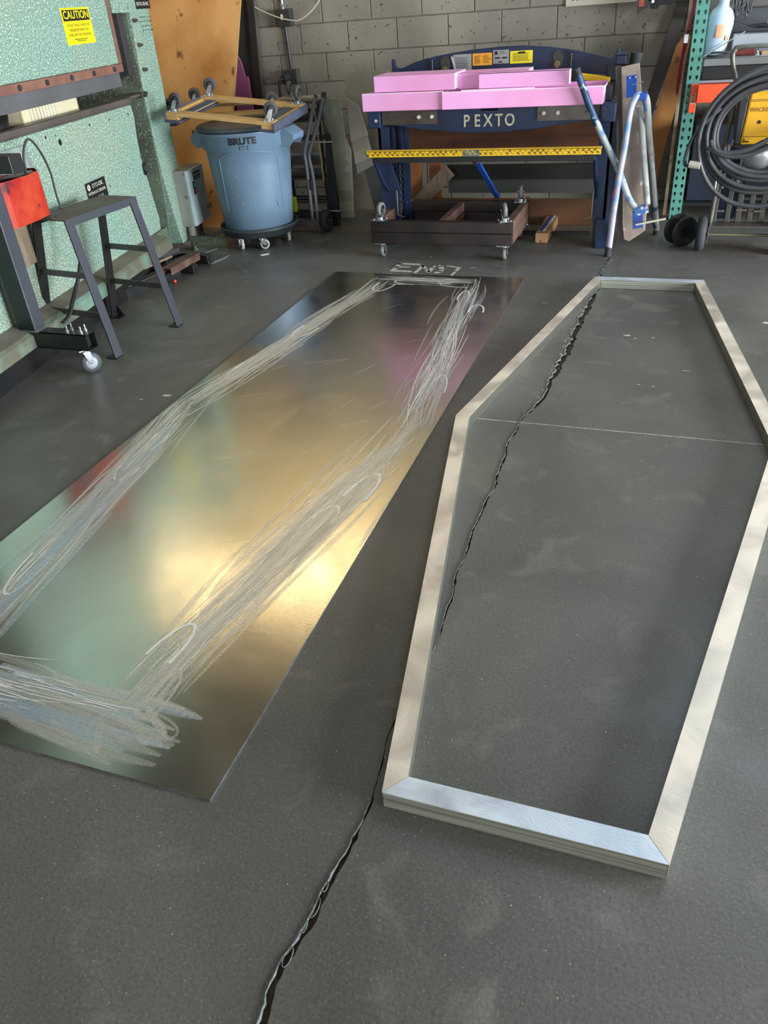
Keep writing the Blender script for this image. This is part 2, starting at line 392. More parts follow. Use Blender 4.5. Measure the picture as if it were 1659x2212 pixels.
# ------------------------------------------------------------------ setting
CR = [(-.49,.30),(-0.491,0.486),(-0.498,0.556),(-0.493,0.626),(-0.486,0.678),(-0.481,0.732),(-0.476,0.804),(-0.475,0.881),(-0.465,0.955),
      (-0.477,1.066),(-0.481,1.12),(-0.462,1.308),(-0.458,1.376),(-0.468,1.5),(-0.475,1.638),(-0.482,1.78),(-0.476,1.902),(-0.486,2.072),
      (-0.486,2.248),(-0.487,2.445),(-0.488,2.626),(-0.476,2.85),(-0.436,3.003),(-0.425,3.181),(-0.409,3.418),(-0.404,3.774),
      (-0.384,4.08),(-0.38,4.464),(-0.373,4.769),(-0.369,5.057),(-.36,5.3)]
def cr_x(y):
    for a, b in zip(CR, CR[1:]):
        if a[1] <= y <= b[1]: t = (y-a[1])/(b[1]-a[1]); return a[0]+(b[0]-a[0])*t
    return CR[-1][0]
def cr_w(y):
    ws = [(0.2,.016),(.7,.014),(.86,.010),(.95,.005),(1.1,.0025),(1.4,.004),(2.0,.007),(2.5,.011),(2.8,.006),(3.0,.014),(3.3,.030),(4.2,.036),(4.5,.024),(4.8,.006),(5.25,.002),(5.3,.001)]
    for a, b in zip(ws, ws[1:]):
        if a[0] <= y <= b[0]: return a[1]+(b[1]-a[1])*(y-a[0])/(b[0]-a[0])
    return .001
rr = random.Random(3)
ys = []; y = .3
while y < 5.3: ys.append(y); y += rr.uniform(.008, .02)
rows = [(-4.2, cr_x(.3), cr_x(.3)), (.29, cr_x(.3), cr_x(.3)+.0001)]
jl = jr = 0
for y in ys:
    ja = 1+1.2*min(1, max(0, y-2.9)); jl = jl*.6+rr.uniform(-1, 1)*.0022*ja; jr = jr*.6+rr.uniform(-1, 1)*.003*ja; wv = cr_w(y)
    x = cr_x(y)+.006*math.sin(y*9)+.003*math.sin(y*31)
    rows.append((y, x-wv/2+jl*min(1, wv/.006), x+wv/2+max(jr, -wv*.4)*min(1, wv/.006)))
rows.append((6.8, rows[-1][1], rows[-1][1]+.0001))
fl = MB(); ch = MB()
for (y0, a0, b0), (y1, a1, b1) in zip(rows, rows[1:]):
    fl.add([(-6, y0, 0), (a0, y0, 0), (a1, y1, 0), (-6, y1, 0)], [(0, 1, 2, 3)])
    fl.add([(b0, y0, 0), (6.9, y0, 0), (6.9, y1, 0), (b1, y1, 0)], [(0, 1, 2, 3)])
    d = .012
    ch.add([(a0, y0, 0), (a0+.2*(b0-a0), y0, -d), (a1+.2*(b1-a1), y1, -d), (a1, y1, 0), (b0, y0, 0), (b0-.1*(b0-a0), y0, -d), (b1-.1*(b1-a1), y1, -d), (b1, y1, 0)],
           [(0, 1, 2, 3), (1, 5, 6, 2), (5, 4, 7, 6)])
floor = struct(fl.build('floor', concrete, fixn=False))
ch.build('floor_crack', crackm, floor, label='long jagged crack in the concrete', fixn=False)
fi = MB()
for i in range(2, len(rows)-2):
    y0, a0, b0 = rows[i]; y1, a1, b1 = rows[i+1]; w0 = cr_w(y0); w1 = cr_w(y1)
    if w0 < .004: continue
    e0 = .0008+w0*.26*abs(math.sin(y0*23)+.8*math.sin(y0*71)+.4*math.sin(y0*190)); e1 = .0008+w1*.26*abs(math.sin(y1*23)+.8*math.sin(y1*71)+.4*math.sin(y1*190))
    fi.add([(a0-.001, y0, .0006), (a0+e0*.55, y0, .003), (a0+e0, y0, -.004), (a1-.001, y1, .0006), (a1+e1*.55, y1, .003), (a1+e1, y1, -.004)],
           [(0, 1, 4, 3), (1, 2, 5, 4)], True)
for (yy, sc_) in ((.60, 1.), (.66, .7), (.70, 1.1), (.745, .6), (2.86, 1.6)):   # loops of filler along the crack
    xx = cr_x(yy)
    fi.tube([(xx-.004+.007*sc_*math.cos(t), yy+.019*sc_*math.sin(t), .0005) for t in [i*math.pi/8 for i in range(16)]], .0011, 5, True)
fi.build('crack_filler', filler, floor, label='raised grey-blue filler along the crack')
sl = MB(); sl.bar((-.70, 2.775, .0004), (.42, 2.775, .0004), .0035, .0006); sl.build('chalk_line', whitepaint, floor)
# scraped marks and chips on the concrete
ck = MB(); rc = random.Random(5)
rk2 = random.Random(21)
def chip(x, y, lx, ly, n=9):
    pts = [(x+lx*(.6+.5*rc.random())*math.cos(2*math.pi*i/n), y+ly*(.5+.6*rc.random())*math.sin(2*math.pi*i/n)) for i in range(n)]
    ck.add([(a, b, .0008) for a, b in pts], [tuple(range(n))])
for (x, y, lx, ly) in ((-.15,3.78,.03,.02),(-.11,3.75,.02,.01),(-.03,3.77,.02,.012),(.52,3.55,.06,.03),(.60,3.50,.05,.02),(.49,4.05,.05,.03),(.58,4.08,.05,.02),
                       (-.06,3.22,.015,.008),(.0,3.21,.015,.006),(-2.73,4.93,.0,.0),(-2.1,2.72,.05,.02),(-2.2,2.66,.02,.01),(-.62,4.2,.03,.015),(-1.02,1.02,.02,.01),(.13,3.4,.03,.008),(-1.7,4.72,.012,.01),(-1.5,5.0,.02,.02),(-.35,5.45,.01,.01)):
    if lx: chip(x, y, lx*.6, ly*.6)
for i in range(520):
    x = rc.uniform(-3, 1.2); y = rc.uniform(.35, 5); s_ = rc.uniform(.0009, .0026)
    chip(x, y, s_, s_*rc.uniform(.6, 1.6), 5)
for i in range(90):   # crumbled rim along the wide part of the crack
    y = rc.uniform(2.95, 4.75); x = cr_x(y)-cr_w(y)*.5-rc.uniform(.0, .012)
    chip(x, y, rc.uniform(.002, .007), rc.uniform(.002, .008), 6)
ck.build('paint_chip', whitepaint, floor, kind='stuff')
# EMT painted on the floor
def stroke(pts, w, name='painted_letter'):
    m = MB()
    for st in pts:
        P = [Vector((a, b, .0008)) for a, b in st]
        for a, b in zip(P, P[1:]):
            d = (b-a).normalized(); nrm = Vector((-d.y, d.x, 0)); wa = w*rc.uniform(.8, 1.25)/2
            m.add([a-nrm*wa-d*w*.25, b-nrm*wa+d*w*.25, b+nrm*wa+d*w*.25, a+nrm*wa-d*w*.25], [(0, 1, 2, 3)])
    return m.build(name, whitepaint, floor, label='hand-painted white letter')
stroke([[(-1.668,4.834),(-1.527,4.827)],[(-1.665,4.756),(-1.581,4.770)],[(-1.673,4.682),(-1.538,4.676)],[(-1.659,4.835),(-1.661,4.705)]], .030)
stroke([[(-1.503,4.653),(-1.495,4.808)],[(-1.501,4.813),(-1.457,4.74),(-1.420,4.675)],[(-1.42,4.689),(-1.423,4.772),(-1.407,4.822),(-1.375,4.80),(-1.352,4.74),(-1.350,4.696),(-1.371,4.664)]], .026)
stroke([[(-1.336,4.818),(-1.245,4.784)],[(-1.252,4.775),(-1.255,4.706),(-1.259,4.625)]], .024)
stroke([[(-1.179,4.791),(-1.152,4.80)]], .010, 'painted_dash')

# walls, ceiling
wb = struct(MB().box((-6, 6.6545, -.05), (6.9, 6.8, 4.3)).build('wall_back', mortar))
bw, bh = .3985, .1955
me0 = None; zk = 0
for k in range(-1, 11):
    z0 = .1016+k*.2032+.005
    if k == -1: z0 = .005; hh = .0966-.005
    else: hh = bh
    xoff = -2.817 if k % 2 == 0 else -2.817+.2032
    for j in range(-5, 12):
        x0 = xoff+j*.4064+.005
        if x0 < -5 or x0 > 1.5: continue
        if k >= 0 and me0 is not None:
            o = me0.copy(); COL.objects.link(o)
        else:
            o = MB().box((0, 0, 0), (bw, .02, hh)).build('block', blockm, wb, .003)
            if k >= 0: me0 = o
        o.location = (x0, 6.65+rc.uniform(-.0012, .0012), z0)
struct(MB().box((-6, 6.63, 2.35), (6.5, 6.66, 4.3)).build('added_glow_wall_1', M('cream_glow_paint', '#CFC29C', .7, 0, '#B8AA84', 2)))  # unseen cream wall added so the sheet reflects a broad warm glow
struct(MB().box((-6.1, -4.2, -.05), (-5.9, 6.8, 4.3)).build('wall_left', wallm))
rw = MB(); rw.box((6.5, 4.9, -.05), (6.65, 6.8, 4.3)); rw.box((6.5, -4.2, -.05), (6.65, -.5, 4.3)); rw.box((6.5, -.5, 2.6), (6.65, 4.9, 4.3))
struct(rw.build('wall_right', wallm))
fw = MB(); fw.box((-6, -4.2, -.05), (-3.2, -4.05, 4.3)); fw.box((2.2, -4.2, -.05), (6.9, -4.05, 4.3)); fw.box((-3.2, -4.2, 3.3), (2.2, -4.05, 4.3))
struct(fw.build('wall_front', wallm))
cl = MB(); cl.box((-6, -4.2, 4.3), (-.1, 6.8, 4.4)); cl.box((2.7, -4.2, 4.3), (6.9, 6.8, 4.4)); cl.box((-.1, -4.2, 4.3), (2.7, 3.7, 4.4)); cl.box((-.1, 6.1, 4.3), (2.7, 6.8, 4.4))
struct(cl.build('ceiling', ceilm))

# warm strip lights above the press
for i, (p, q) in enumerate((((-5.3, 5.25, 3.8), (-4.05, 5.7, 3.8)), ((-3.75, 5.8, 3.8), (-2.5, 6.2, 3.8)))):
    f = thing('strip_light', ['strip light hanging above the green press', 'strip light hanging nearer the block wall, above the bin'][i], 'light',
              ((p[0]+q[0])/2, (p[1]+q[1])/2, 3.8))
    MB().bar(Vector(p)+Vector((0,0,.06)), Vector(q)+Vector((0,0,.06)), .16, .05).build('housing', M('white_enamel', '#C9C5BA', .5), f, .005)
    for s_ in (-.04, .04):
        MB().cyl(Vector(p)+Vector((0, s_, .01)), Vector(q)+Vector((0, s_, .01)), .014, 10).build('lamp_tube', M('warm_tube', '#FFE6B4', .5, emit=24), f)
    for t in (.15, .85):
        a = Vector(p).lerp(Vector(q), t); MB().cyl(a+Vector((0,0,.08)), (a.x, a.y, 4.3), .004, 6).build('hanger', zinc, f)

# ------------------------------------------------------------------ aluminium sheet with sanded outline
sh = thing('aluminium_sheet', 'large flat aluminium sheet on the floor with a sanded coffin outline', 'metal sheet', (-1.414, 2.733, 0))
sm = MB(); nx, ny = 16, 40; X0, X1, Y0, Y1 = -2.022, -.806, .854, 4.613
def sz(x, y): return .0045+.0016*math.sin(x*3.1+y*1.3)*math.cos(y*1.7-x)
vs = []; fs = []
for i in range(nx+1):
    for j in range(ny+1):
        x = X0+(X1-X0)*i/nx; y = Y0+(Y1-Y0)*j/ny; vs.append((x, y, sz(x, y)))
nb = len(vs)
for i in range(nx):
    for j in range(ny):
        a = i*(ny+1)+j; fs.append((a, a+ny+1, a+ny+2, a+1))
sm.add(vs, fs, True)
sm.build('sheet', sheetm, sh, fixn=False)
ed = MB()
def edge(pts):
    for (x0, y0), (x1, y1) in zip(pts, pts[1:]):
        ed.add([(x0, y0, sz(x0, y0)), (x1, y1, sz(x1, y1)), (x1, y1, 0), (x0, y0, 0)], [(0, 1, 2, 3)])
edge([(X0+(X1-X0)*i/nx, Y0) for i in range(nx+1)]); edge([(X0+(X1-X0)*i/nx, Y1) for i in range(nx+1)])
edge([(X0, Y0+(Y1-Y0)*j/ny) for j in range(ny+1)]); edge([(X1, Y0+(Y1-Y0)*j/ny) for j in range(ny+1)])
ed.build('sheet_edge', zinc, sh)
# sanded strokes follow a coffin outline like the tube frame's
rs = random.Random(11)
SETS = {0: ([], []), 1: ([], []), 2: ([], []), 3: ([], [])}
zc = [0.0]
def ribbon(k, pts, wd, taper=True):
    V, F = SETS[k]; L_ = 0; prev = None; n = len(pts); base = len(V); zc[0] = (zc[0]+.000011) % .0016
    for i, p in enumerate(pts):
        a = pts[max(i-1, 0)]; b = pts[min(i+1, n-1)]; d = Vector((b[0]-a[0], b[1]-a[1])).normalized(); nr = Vector((-d.y, d.x))
        if i: L_ += (Vector(p)-Vector(pts[i-1])).length
        t = i/(n-1); ww = wd*(min(1, .35+4*min(t, 1-t)) if taper else 1)/2
        for s_, v in ((-1, 0), (1, 1)):
            x = min(max(p[0]+nr.x*s_*ww, X0+.002), X1-.002); y = min(max(p[1]+nr.y*s_*ww, Y0+.002), Y1-.002)
            V.append(((x, y, sz(x, y)+.0004+zc[0]), (L_, v)))
    for i in range(n-1): a = base+2*i; F.append((a, a+2, a+3, a+1))
def band(p, q, n, wid, lmin, lmax, spread, kinds, wmin=.008, wmax=.03, bow=.022):
    p = Vector(p); q = Vector(q); D = q-p; Ln = D.length; D = D.normalized(); Nn = Vector((-D.y, D.x))
    for _ in range(n):
        l = rs.uniform(lmin, lmax); t = rs.uniform(-.03*Ln, Ln-l*.8); o = rs.gauss(0, wid/2.6); a = R(rs.gauss(0, spread*.7)); bo = rs.gauss(0, bow)*l
        d = Vector((D.x*math.cos(a)-D.y*math.sin(a), D.x*math.sin(a)+D.y*math.cos(a))); m = Vector((-d.y, d.x))
        st = p+D*t+Nn*(o-l*.5*math.sin(a)); pts = []
        for i in range(11):
            u = i/10; pts.append(tuple(st+d*(u*l)+m*(bo*4*u*(1-u))))
        ribbon(rs.choice(kinds), pts, rs.uniform(wmin, wmax))
    for _ in range(max(1, n//12)):      # turned-back loops at the ends of strokes
        t = rs.uniform(.02, .95)*Ln; c = p+D*t+Nn*rs.gauss(0, wid/3); ra = rs.uniform(.07, .18); rb = rs.uniform(.018, .035); a = R(rs.gauss(0, 7))
        pts = []
        for i in range(17):
            u = -math.pi*.55+i/16*math.pi*1.1
            lx = ra*math.cos(u)*(1 if rs else 1); ly = rb*math.sin(u)*1.6
            v = D*lx+Nn*ly; pts.append((c.x+v.x, c.y+v.y))
        ribbon(rs.choice(kinds), pts, rs.uniform(.005, .010), False)
NR, SRr, FR, FLl, SLl, NL = (-1.15, 1.01), (-.90, 2.62), (-1.09, 4.50), (-1.65, 4.50), (-1.94, 2.66), (-1.74, 1.02)
band(NR, SRr, 92, .12, .35, 1.1, 4, [0, 2, 2, 0], .005, .030)
band(SRr, FR, 85, .10, .25, .8, 4, [0, 1, 1, 2], .004, .014, .035)
band(FR, FLl, 30, .06, .2, .55, 3, [0, 1, 2, 2], .006, .016, .02)
band(FLl, SLl, 110, .09, .3, .9, 4, [0, 0, 2], .004, .016)
band(SLl, NL, 95, .10, .35, .9, 5, [0, 1, 2, 2], .005, .026)
for _ in range(26): # stray passes over the bare middle
    a_ = Vector((rs.uniform(-1.8, -1.0), rs.uniform(1.3, 4.2))); t_ = R(rs.uniform(20, 80)); l_ = rs.uniform(.05, .25)
    ribbon(2, [tuple(a_+Vector((math.cos(t_), math.sin(t_)))*l_*i/6) for i in range(7)], rs.uniform(.0015, .006))
for a_, b_ in ((NR, SRr), (SRr, FR), (FR, FLl), (FLl, SLl), (SLl, NL), (NL, NR)):
    ln_ = (Vector(b_)-Vector(a_)).length
    band(a_, b_, 42, .085, .15*ln_, .5*ln_, 4, [3], .0012, .0034)
band(NL, (-1.02, .97), 60, .12, .2, .55, 6, [0, 2, 2, 1], .012, .034)
for (a, b) in (((-1.10, 1.05), (-1.00, .98)), ((-1.12, 1.0), (-1.03, .945)), ((-1.2, 1.0), (-1.135, .89)), ((-1.32, .95), (-1.2, .90))):
    ribbon(0, [tuple(Vector(a).lerp(Vector(b), i/6)) for i in range(7)], .024)
for k, mt in ((0, sandA), (1, sandB), (2, sandC), (3, M('fine_scratch', '#F0EBE0', .5, .15))):
    V, F = SETS[k]; me = bpy.data.meshes.new('sanding_marks'); me.from_pydata([tuple(FRAMES[sh.name] @ Vector(v[0])) for v in V], [], F)
    uvl = me.uv_layers.new(name='UVMap')
    for lp in me.loops: uvl.data[lp.index].uv = V[lp.vertex_index][1]
    me.materials.append(mt); o = bpy.data.objects.new('sanding_marks', me); COL.objects.link(o); o.parent = sh; o['kind'] = 'stuff'

# ------------------------------------------------------------------ coffin-shaped tube frame
fr = thing('tube_frame', 'coffin-shaped frame of square aluminium tube lying on the floor', 'metal frame', (-.12, 2.74, 0))
OUT = [(-.434, .950), (.145, .950), (.482, 2.690), (.190, 4.545), (-.391, 4.545), (-.727, 2.695)]
INN = [(-.392, 1.003), (.104, 1.003), (.425, 2.688), (.145, 4.490), (-.352, 4.490), (-.672, 2.693)]
for i in range(6):
    j = (i+1) % 6; g = .0006; O, P_ = Vector(OUT[i]), Vector(OUT[j]); I, K = Vector(INN[i]), Vector(INN[j]); d = (P_-O).normalized()*g
    q = [O+d, P_-d, K-d, I+d]
    tb_ = MB().prism([tuple(v) for v in q], .0, .0475, 'Z').build('tube', M('mill_tube', '#B5B5A8', .34, .95, '#98988A', 6, .35, .7, stretch=(1, 1, 40)), fr, .0015)
    MB().prism([tuple(v) for v in q], .0476, .0484, 'Z').build('sanded_top', sanded_sheen if i in (0, 3) else sanded, tb_, 0, 'sanded face with bluish daylight reflection in its colour' if i in (0, 3) else None)
MB().box((OUT[0][0]+.002, OUT[0][1]-.0006, .002), (OUT[1][0]-.002, OUT[0][1]+.0004, .046)).build('mill_face', milled, fr)
MB().box((INN[4][0]+.002, INN[4][1]-.0005, .002), (INN[3][0]-.002, INN[4][1]+.0005, .046)).build('mill_face', milled, fr)

# ------------------------------------------------------------------ hydraulic press (own frame: x out of its face, y along it)
PM = Matrix.Translation((-3.4, 5.0, 0)) @ Matrix.Rotation(R(10), 4, 'Z')
pr = thing('press_brake', 'large hammered-green hydraulic bending press along the left side', 'machine', mat=PM)
def PB(mb, name, mat, bev=0, label=None, parent=None, kind=None): return mb.build(name, mat, parent or pr, bev, label, world=False, kind=kind)
bedp = [(-2.9,.225),(-2.9,1.0),(-.34,1.0),(-.33,.93),(-.355,.80),(-.36,.68),(-.33,.55),(-.31,.42),(-.285,.30),(-.30,.225)]
bed = PB(MB().prism(bedp, -.06, 0, 'X'), 'bed_plate', green, .004)
hl = MB()
PB(MB().box((-.05, -2.9, 1.0), (.012, -.335, 1.042)), 'bed_die', steel_bar, .014, 'worn rounded steel bar', None)
PB(MB().box((-.05, -2.9, 1.228), (0, -.377, 2.0)), 'ram_plate', green, .004)
PB(MB().box((-.05, -.376, 1.228), (.004, -.338, 2.0)), 'ram_guide', rustp, .002)
PB(MB().box((-.03, -2.9, 1.108), (.006, -.413, 1.19)), 'blade', blade, .003)
for a, b in ((-2.9, -1.175), (-1.173, -.372)):
    PB(MB().box((-.01, a, 1.184), (.02, b, 1.227)), 'clamp_rail', rustp, .002)
for k in range(8):
    y = -.502-.262*k; PB(MB().cyl((.018, y, 1.206), (.028, y, 1.206), .014, 14).cyl((.028, y, 1.206), (.0285, y, 1.206), .007, 6), 'bolt', steel_dk)
for y, z, r in ((-1.409,.966,.008),(-1.306,.96,.005),(-1.283,.924,.016),(-.924,.961,.007),(-.672,.957,.007),(-.409,.954,.007),(-.54,.74,.004),(-.86,.62,.006)):
    PB(MB().cyl((-.03, y, z), (.0008, y, z), r, 14), 'bolt_hole', black)
sl_ = MB(); sl_.prism([(-.375+.0,.60),(-.375,.65),(-.355,.665),(-.32,.66),(-.315,.60),(-.335,.585),(-.36,.585)], -.0, .0015, 'X'); PB(sl_, 'adjustment_slot', black)
PB(MB().cyl((0, -.345, .628), (.012, -.345, .628), .021, 16), 'bolt', steel_dk)
# base lip and dark foot
PB(MB().prism([(-.0,.225),(.10,.205),(.12,.19),(.12,.13),(0,.13)], -2.9, -.43, 'Y').xf(Matrix.Identity(4)), 'base_lip', M('dirty_lip_green', '#6F8C7B', .6, 0, '#62604F', 5, .38, .6, .2, 150), .004)
PB(MB().prism([(0,.2262),(.098,.2068),(.098,.2075),(0,.2272)], -2.9, -.43, 'Y'), 'dusty_ledge', M('dusty_ledge', '#5F574B', .85, 0, '#6F6A5A', 6))
PB(MB().box((.0, -2.9, .0), (.06, -.46, .13)), 'foot_rail', steel_blk)
PB(MB().box((-.12, -2.9, .0), (-.001, -.2, .22)), 'foot_beam', green_dk)
PB(MB().box((-.6, -2.9, .2), (-.1, -.30, .98)), 'inner_web', M('inner_web_paint', '#4A5148', .7))
# end frame
ef = [(-.06,2.3),(-.07,1.5),(-.105,1.05),(-.105,.75),(-.085,.5),(-.03,.22),(.03,0),(.085,0),(.15,.22),(.20,.55),(.21,1.0),(.22,1.6),(.22,2.3)]
PB(MB().prism(ef, -.95, 0, 'X'), 'end_frame', green, .004)
PB(MB().prism([(-.9,.0),(-.9,2.2),(-.006,2.2),(-.006,.5),(-.02,.25),(-.05,0)], -.122, -.1055, 'Y'), 'stiffener_plate', green_dk)
PB(MB().box((-.20, -.30, 1.485), (-.004, -.072, 2.0)), 'bracket', green, .003)
PB(MB().box((-.16, -.20, 1.15), (-.03, -.11, 1.485)), 'guide_channel', steel_dk, .003)
PB(MB().box((-.16, -.33, 1.14), (-.06, -.24, 1.22)), 'stop_block', black)
for z in (1.441, 1.308, 1.171): PB(MB().cyl((.0, -.052, z), (.022, -.052, z), .013, 6).cyl((.022, -.052, z), (.034, -.052, z), .007, 8), 'bolt', steel_bar)
PB(MB().box((-.03, -.33, 1.03), (.004, -.06, 1.046)), 'latch_bar', steel_bar, .002)
for y in (-.17, -.105): PB(MB().cyl((-.02, y, 1.035), (.012, y, 1.035), .017, 12), 'roller', steel_dk)
PB(MB().box((-1.1, -2.9, 2.0), (-.1, .2, 2.05)), 'top_cap', green_dk)
PB(MB().box((-.30, -3.0, 2.0), (-.04, -1.6, 2.6)), 'cylinder_housing', green)
# hammered plate at the press front, left
PB(MB().box((.001, -2.6, .80), (.012, -1.62, .965)), 'cover_plate', M('grey_cover_plate', '#8D9A92', .6, 0, '#7A837C', 9, .35, .7, .2, 150, '#B9C4BC', 120, .6), .002)
# caution sign
Yx, Zx = (0, 1, 0), (0, 0, 1)
def sgn(y0, y1, z0, z1, mat, name, label=None, x=.0, t=.0015): return PB(MB().box((x, y0, z0), (x+t, y1, z1)), name, mat, 0, label)
cs = sgn(-.935, -.61, 1.352, 1.524, yelsign, 'caution_sign', 'yellow and black caution sign')
MB().box((.0016, -.922, 1.463), (.002, -.622, 1.514)).build('sign_header', black, cs, world=False)
def ptext(t, size, y, z, mat, parent, x=.0021, bold=0, xs=1, name='lettering'):
    return text_obj(t, size, mat, parent, PM @ face_m((x, y, z), (0, 1, 0), (0, 0, 1)), name, bold, .0002, 'CENTER', xs)
ptext('CAUTION', .052, -.772, 1.489, yelsign, cs, .0023, .015, 1.22)
for i, t in enumerate(('DO NOT PLACE HANDS OR', 'FINGERS BETWEEN DIES', 'WHILE MOTOR IS RUNNING')): ptext(t, .0195, -.772, 1.442-.0225*i, black, cs, .0017, .0, 1.05)
for i in range(2): MB().box((.0016, -.85+.03*i, 1.375-.008*i), (.0019, -.70-.02*i, 1.378-.008*i)).build('small_print', black, cs, world=False)
ns = sgn(-1.15, -.905, .565, .685, black, 'nameplate', 'black nameplate with white lettering')
MB().box((.0012, -1.153, .562), (.0013, -.902, .688)).build('plate_rim', silverl, ns, world=False)
MB().cyl((.0015, -1.113, .658), (.0022, -1.113, .658), .017, 16).build('emblem', white, ns, world=False)
ptext('OTO-DIE.', .032, -1.005, .658, white, ns, .0017, .0, 1.0); ptext('R', .022, -1.113, .658, black, ns, .0024, .02)
ptext('HYDRAULIC BENDER', .0225, -1.027, .624, white, ns, .0017, .0, 1.0); ptext('ROTO-DIE, INC.', .020, -1.027, .592, white, ns, .0017, .0)
tn = sgn(.035, .255, 1.50, 1.60, black, 'nameplate', 'black and yellow nameplate at the frame top', .0005); MB().box((.002, .04, 1.553), (.0024, .25, 1.597)).build('yellow_band', yelsign, tn, world=False)
ptext('ROTO-DIE INC.', .028, .145, 1.526, white, tn, .0023, .01)
pm = MB(); rp = random.Random(2)
for i in range(4):
    y = .03+.012*i
    while y < .24:
        l = rp.uniform(.006, .02); pm.box((.0003, y, 1.452-.024*i+rp.uniform(-.003,.003)), (.0006, y+l, 1.456-.024*i+rp.uniform(0,.004))); y += l+.008
PB(pm, 'pencil_scrawl', steel_dk, 0, None, None, 'stuff')
PB(MB().box((-.6, .0, .0), (.02, .10, .05)), 'foot_pad', steel_bar)

# things lying on the bed behind the blade
t_ = thing('parts_tray', 'cream ribbed plastic tray seen in the gap of the press', 'tray', mat=PM)
m = MB(); m.box((-.36, -1.46, 1.0), (-.07, -.86, 1.012)); m.box((-.085, -1.46, 1.0), (-.07, -.86, 1.105)); m.box((-.36, -1.46, 1.0), (-.35, -.86, 1.12))
m.box((-.36, -.875, 1.0), (-.07, -.86, 1.11)); m.box((-.36, -1.46, 1.0), (-.07, -1.445, 1.11)); m.build('tray_body', M('cream_plastic', '#D6C9A6', .5), t_, .003, world=False)
for k in range(9): MB().box((-.07, -1.38+.032*k, 1.012), (-.064, -1.372+.032*k, 1.10)).build('rib', white, t_, world=False)
o = MB().box((-.3, -.85, 1.0), (-.10, -.825, 1.10)).build('folder', greenb, None, .002, world=False); o.matrix_world = PM; tag(o, 'green folder edge beside the cream ribbed tray', 'folder')
t_ = thing('dark_bin', 'dark open pan in the press gap, left of the cream tray', 'pan', mat=PM)
MB().lathe((-.2, -1.60, 1.0), [(0, .002), (.09, .002), (.12, .09), (.125, .092), (.11, .0)], 28).build('pan_body', steel_blk, t_, world=False)
MB().lathe((-.2, -1.60, 1.0), [(0, .03), (.08, .035), (.1, .03)], 20).build('rust_scrap', rust, t_, world=False)
o = MB().lathe((-.12, -1.80, 1.045), [(0, -.12), (.042, -.118), (.047, -.11), (.047, .11), (.042, .118), (.0, .12)], 24, 'Y').build('paper_roll', white, None, 0, world=False)
o.matrix_world = PM; tag(o, 'off-white roll at the far left of the press gap', 'roll')

# red box on its weathered board
rb = thing('red_guard_box', 'faded red folded-metal box mounted on a weathered board', 'box', mat=PM)
foot = [(-2.25,.03),(-2.25,.10),(-2.10,.155),(-1.955,.175),(-1.83,.165),(-1.745,.10),(-1.745,.03)]
m = MB()
for (a, b), (c, d) in zip(foot, foot[1:]):
    m.add([(b, a, .675), (d, c, .675), (d, c, .875), (b, a, .875), (b-.004, a, .675), (d-.004, c, .675), (d-.004, c, .875), (b-.004, a, .875)],
          [(0,1,2,3), (7,6,5,4), (3,2,6,7), (0,4,5,1)])
m.add([(b, a, .676) for a, b in foot], [tuple(range(7))])
m.build('box_shell', redbox, rb, world=False)
MB().box((.012, -2.25, .675), (.03, -1.80, .895)).build('back_plate', M('dark_red_plate', '#8E3326', .6, 0, '#5A4A44', 8), rb, .002, world=False)
MB().prism([(-1.96,.12),(-1.84,.15),(-1.78,.10),(-1.84,.05),(-2.0,.05)], .868, .872, 'Z').xf(Matrix(((0,1,0,0),(1,0,0,0),(0,0,1,0),(0,0,0,1)))).build('lid_flap', steel_bar, rb, world=False)
MB().box((.001, -2.03, .45), (.03, -1.85, .675)).build('board', woodd, rb, .003, world=False)
ho = thing('air_hose', 'thin black hose arching from the red box down the green press', 'hose', mat=PM)
hp = [(.10,-1.852,.86),(.12,-1.854,.891),(.12,-1.839,.945),(.12,-1.801,.988),(.12,-1.758,1.005),(.12,-1.717,.976),(.115,-1.671,.917),(.11,-1.636,.833),(.10,-1.623,.741),(.10,-1.616,.661),(.11,-1.606,.582),(.13,-1.635,.503),(.16,-1.665,.442),(.18,-1.76,.36),(.19,-1.887,.281),(.19,-1.976,.215),(.19,-2.05,.20)]
MB().tube(smooth_path(hp, 6), .0055, 8).build('hose_line', hoseb, ho, world=False)
MB().cyl((.10,-1.852,.845), (.10,-1.852,.885), .008, 10).build('fitting', zinc, ho, world=False)
hp2 = [(x+.02, y-.014, z) for x, y, z in hp[9:]]
MB().tube(smooth_path(hp2, 6), .005, 8).build('return_line', hoseb, ho, world=False)

# control box
cb = thing('control_box', 'light grey electrical control box on the green press post', 'electrical box', mat=PM)
MB().box((-.02, .07, .15), (.085, .38, .53)).build('enclosure', M('box_shaded_side', '#8E9189', .55, 0, '#7A7A70', 6, .35, .7, 0, 60, '#5A5A52', 20, .7), cb, .004, world=False)  # sides painted a darker grey than the door that catches the light
dr = MB().box((.086, .072, .152), (.11, .378, .528)).build('box_door', ctrl, cb, .004, world=False)
MB().box((.11, .17, .45), (.112, .30, .50)).build('maker_label', black, cb, world=False)
lt = MB()
for a, b in ((.18,.20),(.205,.225),(.235,.25),(.262,.288)): lt.box((.1121, a, .473), (.1125, b, .490))
lt.box((.1121, .18, .458), (.1125, .288, .464)); lt.build('label_marks', ctrl, cb, world=False)
MB().box((.11, .135, .36), (.117, .165, .445)).build('switch_plate', black, cb, .001, world=False)
MB().box((.117, .14, .41), (.121, .16, .435)).build('start_button', M('green_button', '#2E8A78', .4), cb, .001, world=False)
MB().box((.117, .14, .37), (.121, .16, .395)).build('stop_button', M('red_button', '#A5303A', .4), cb, .001, world=False)
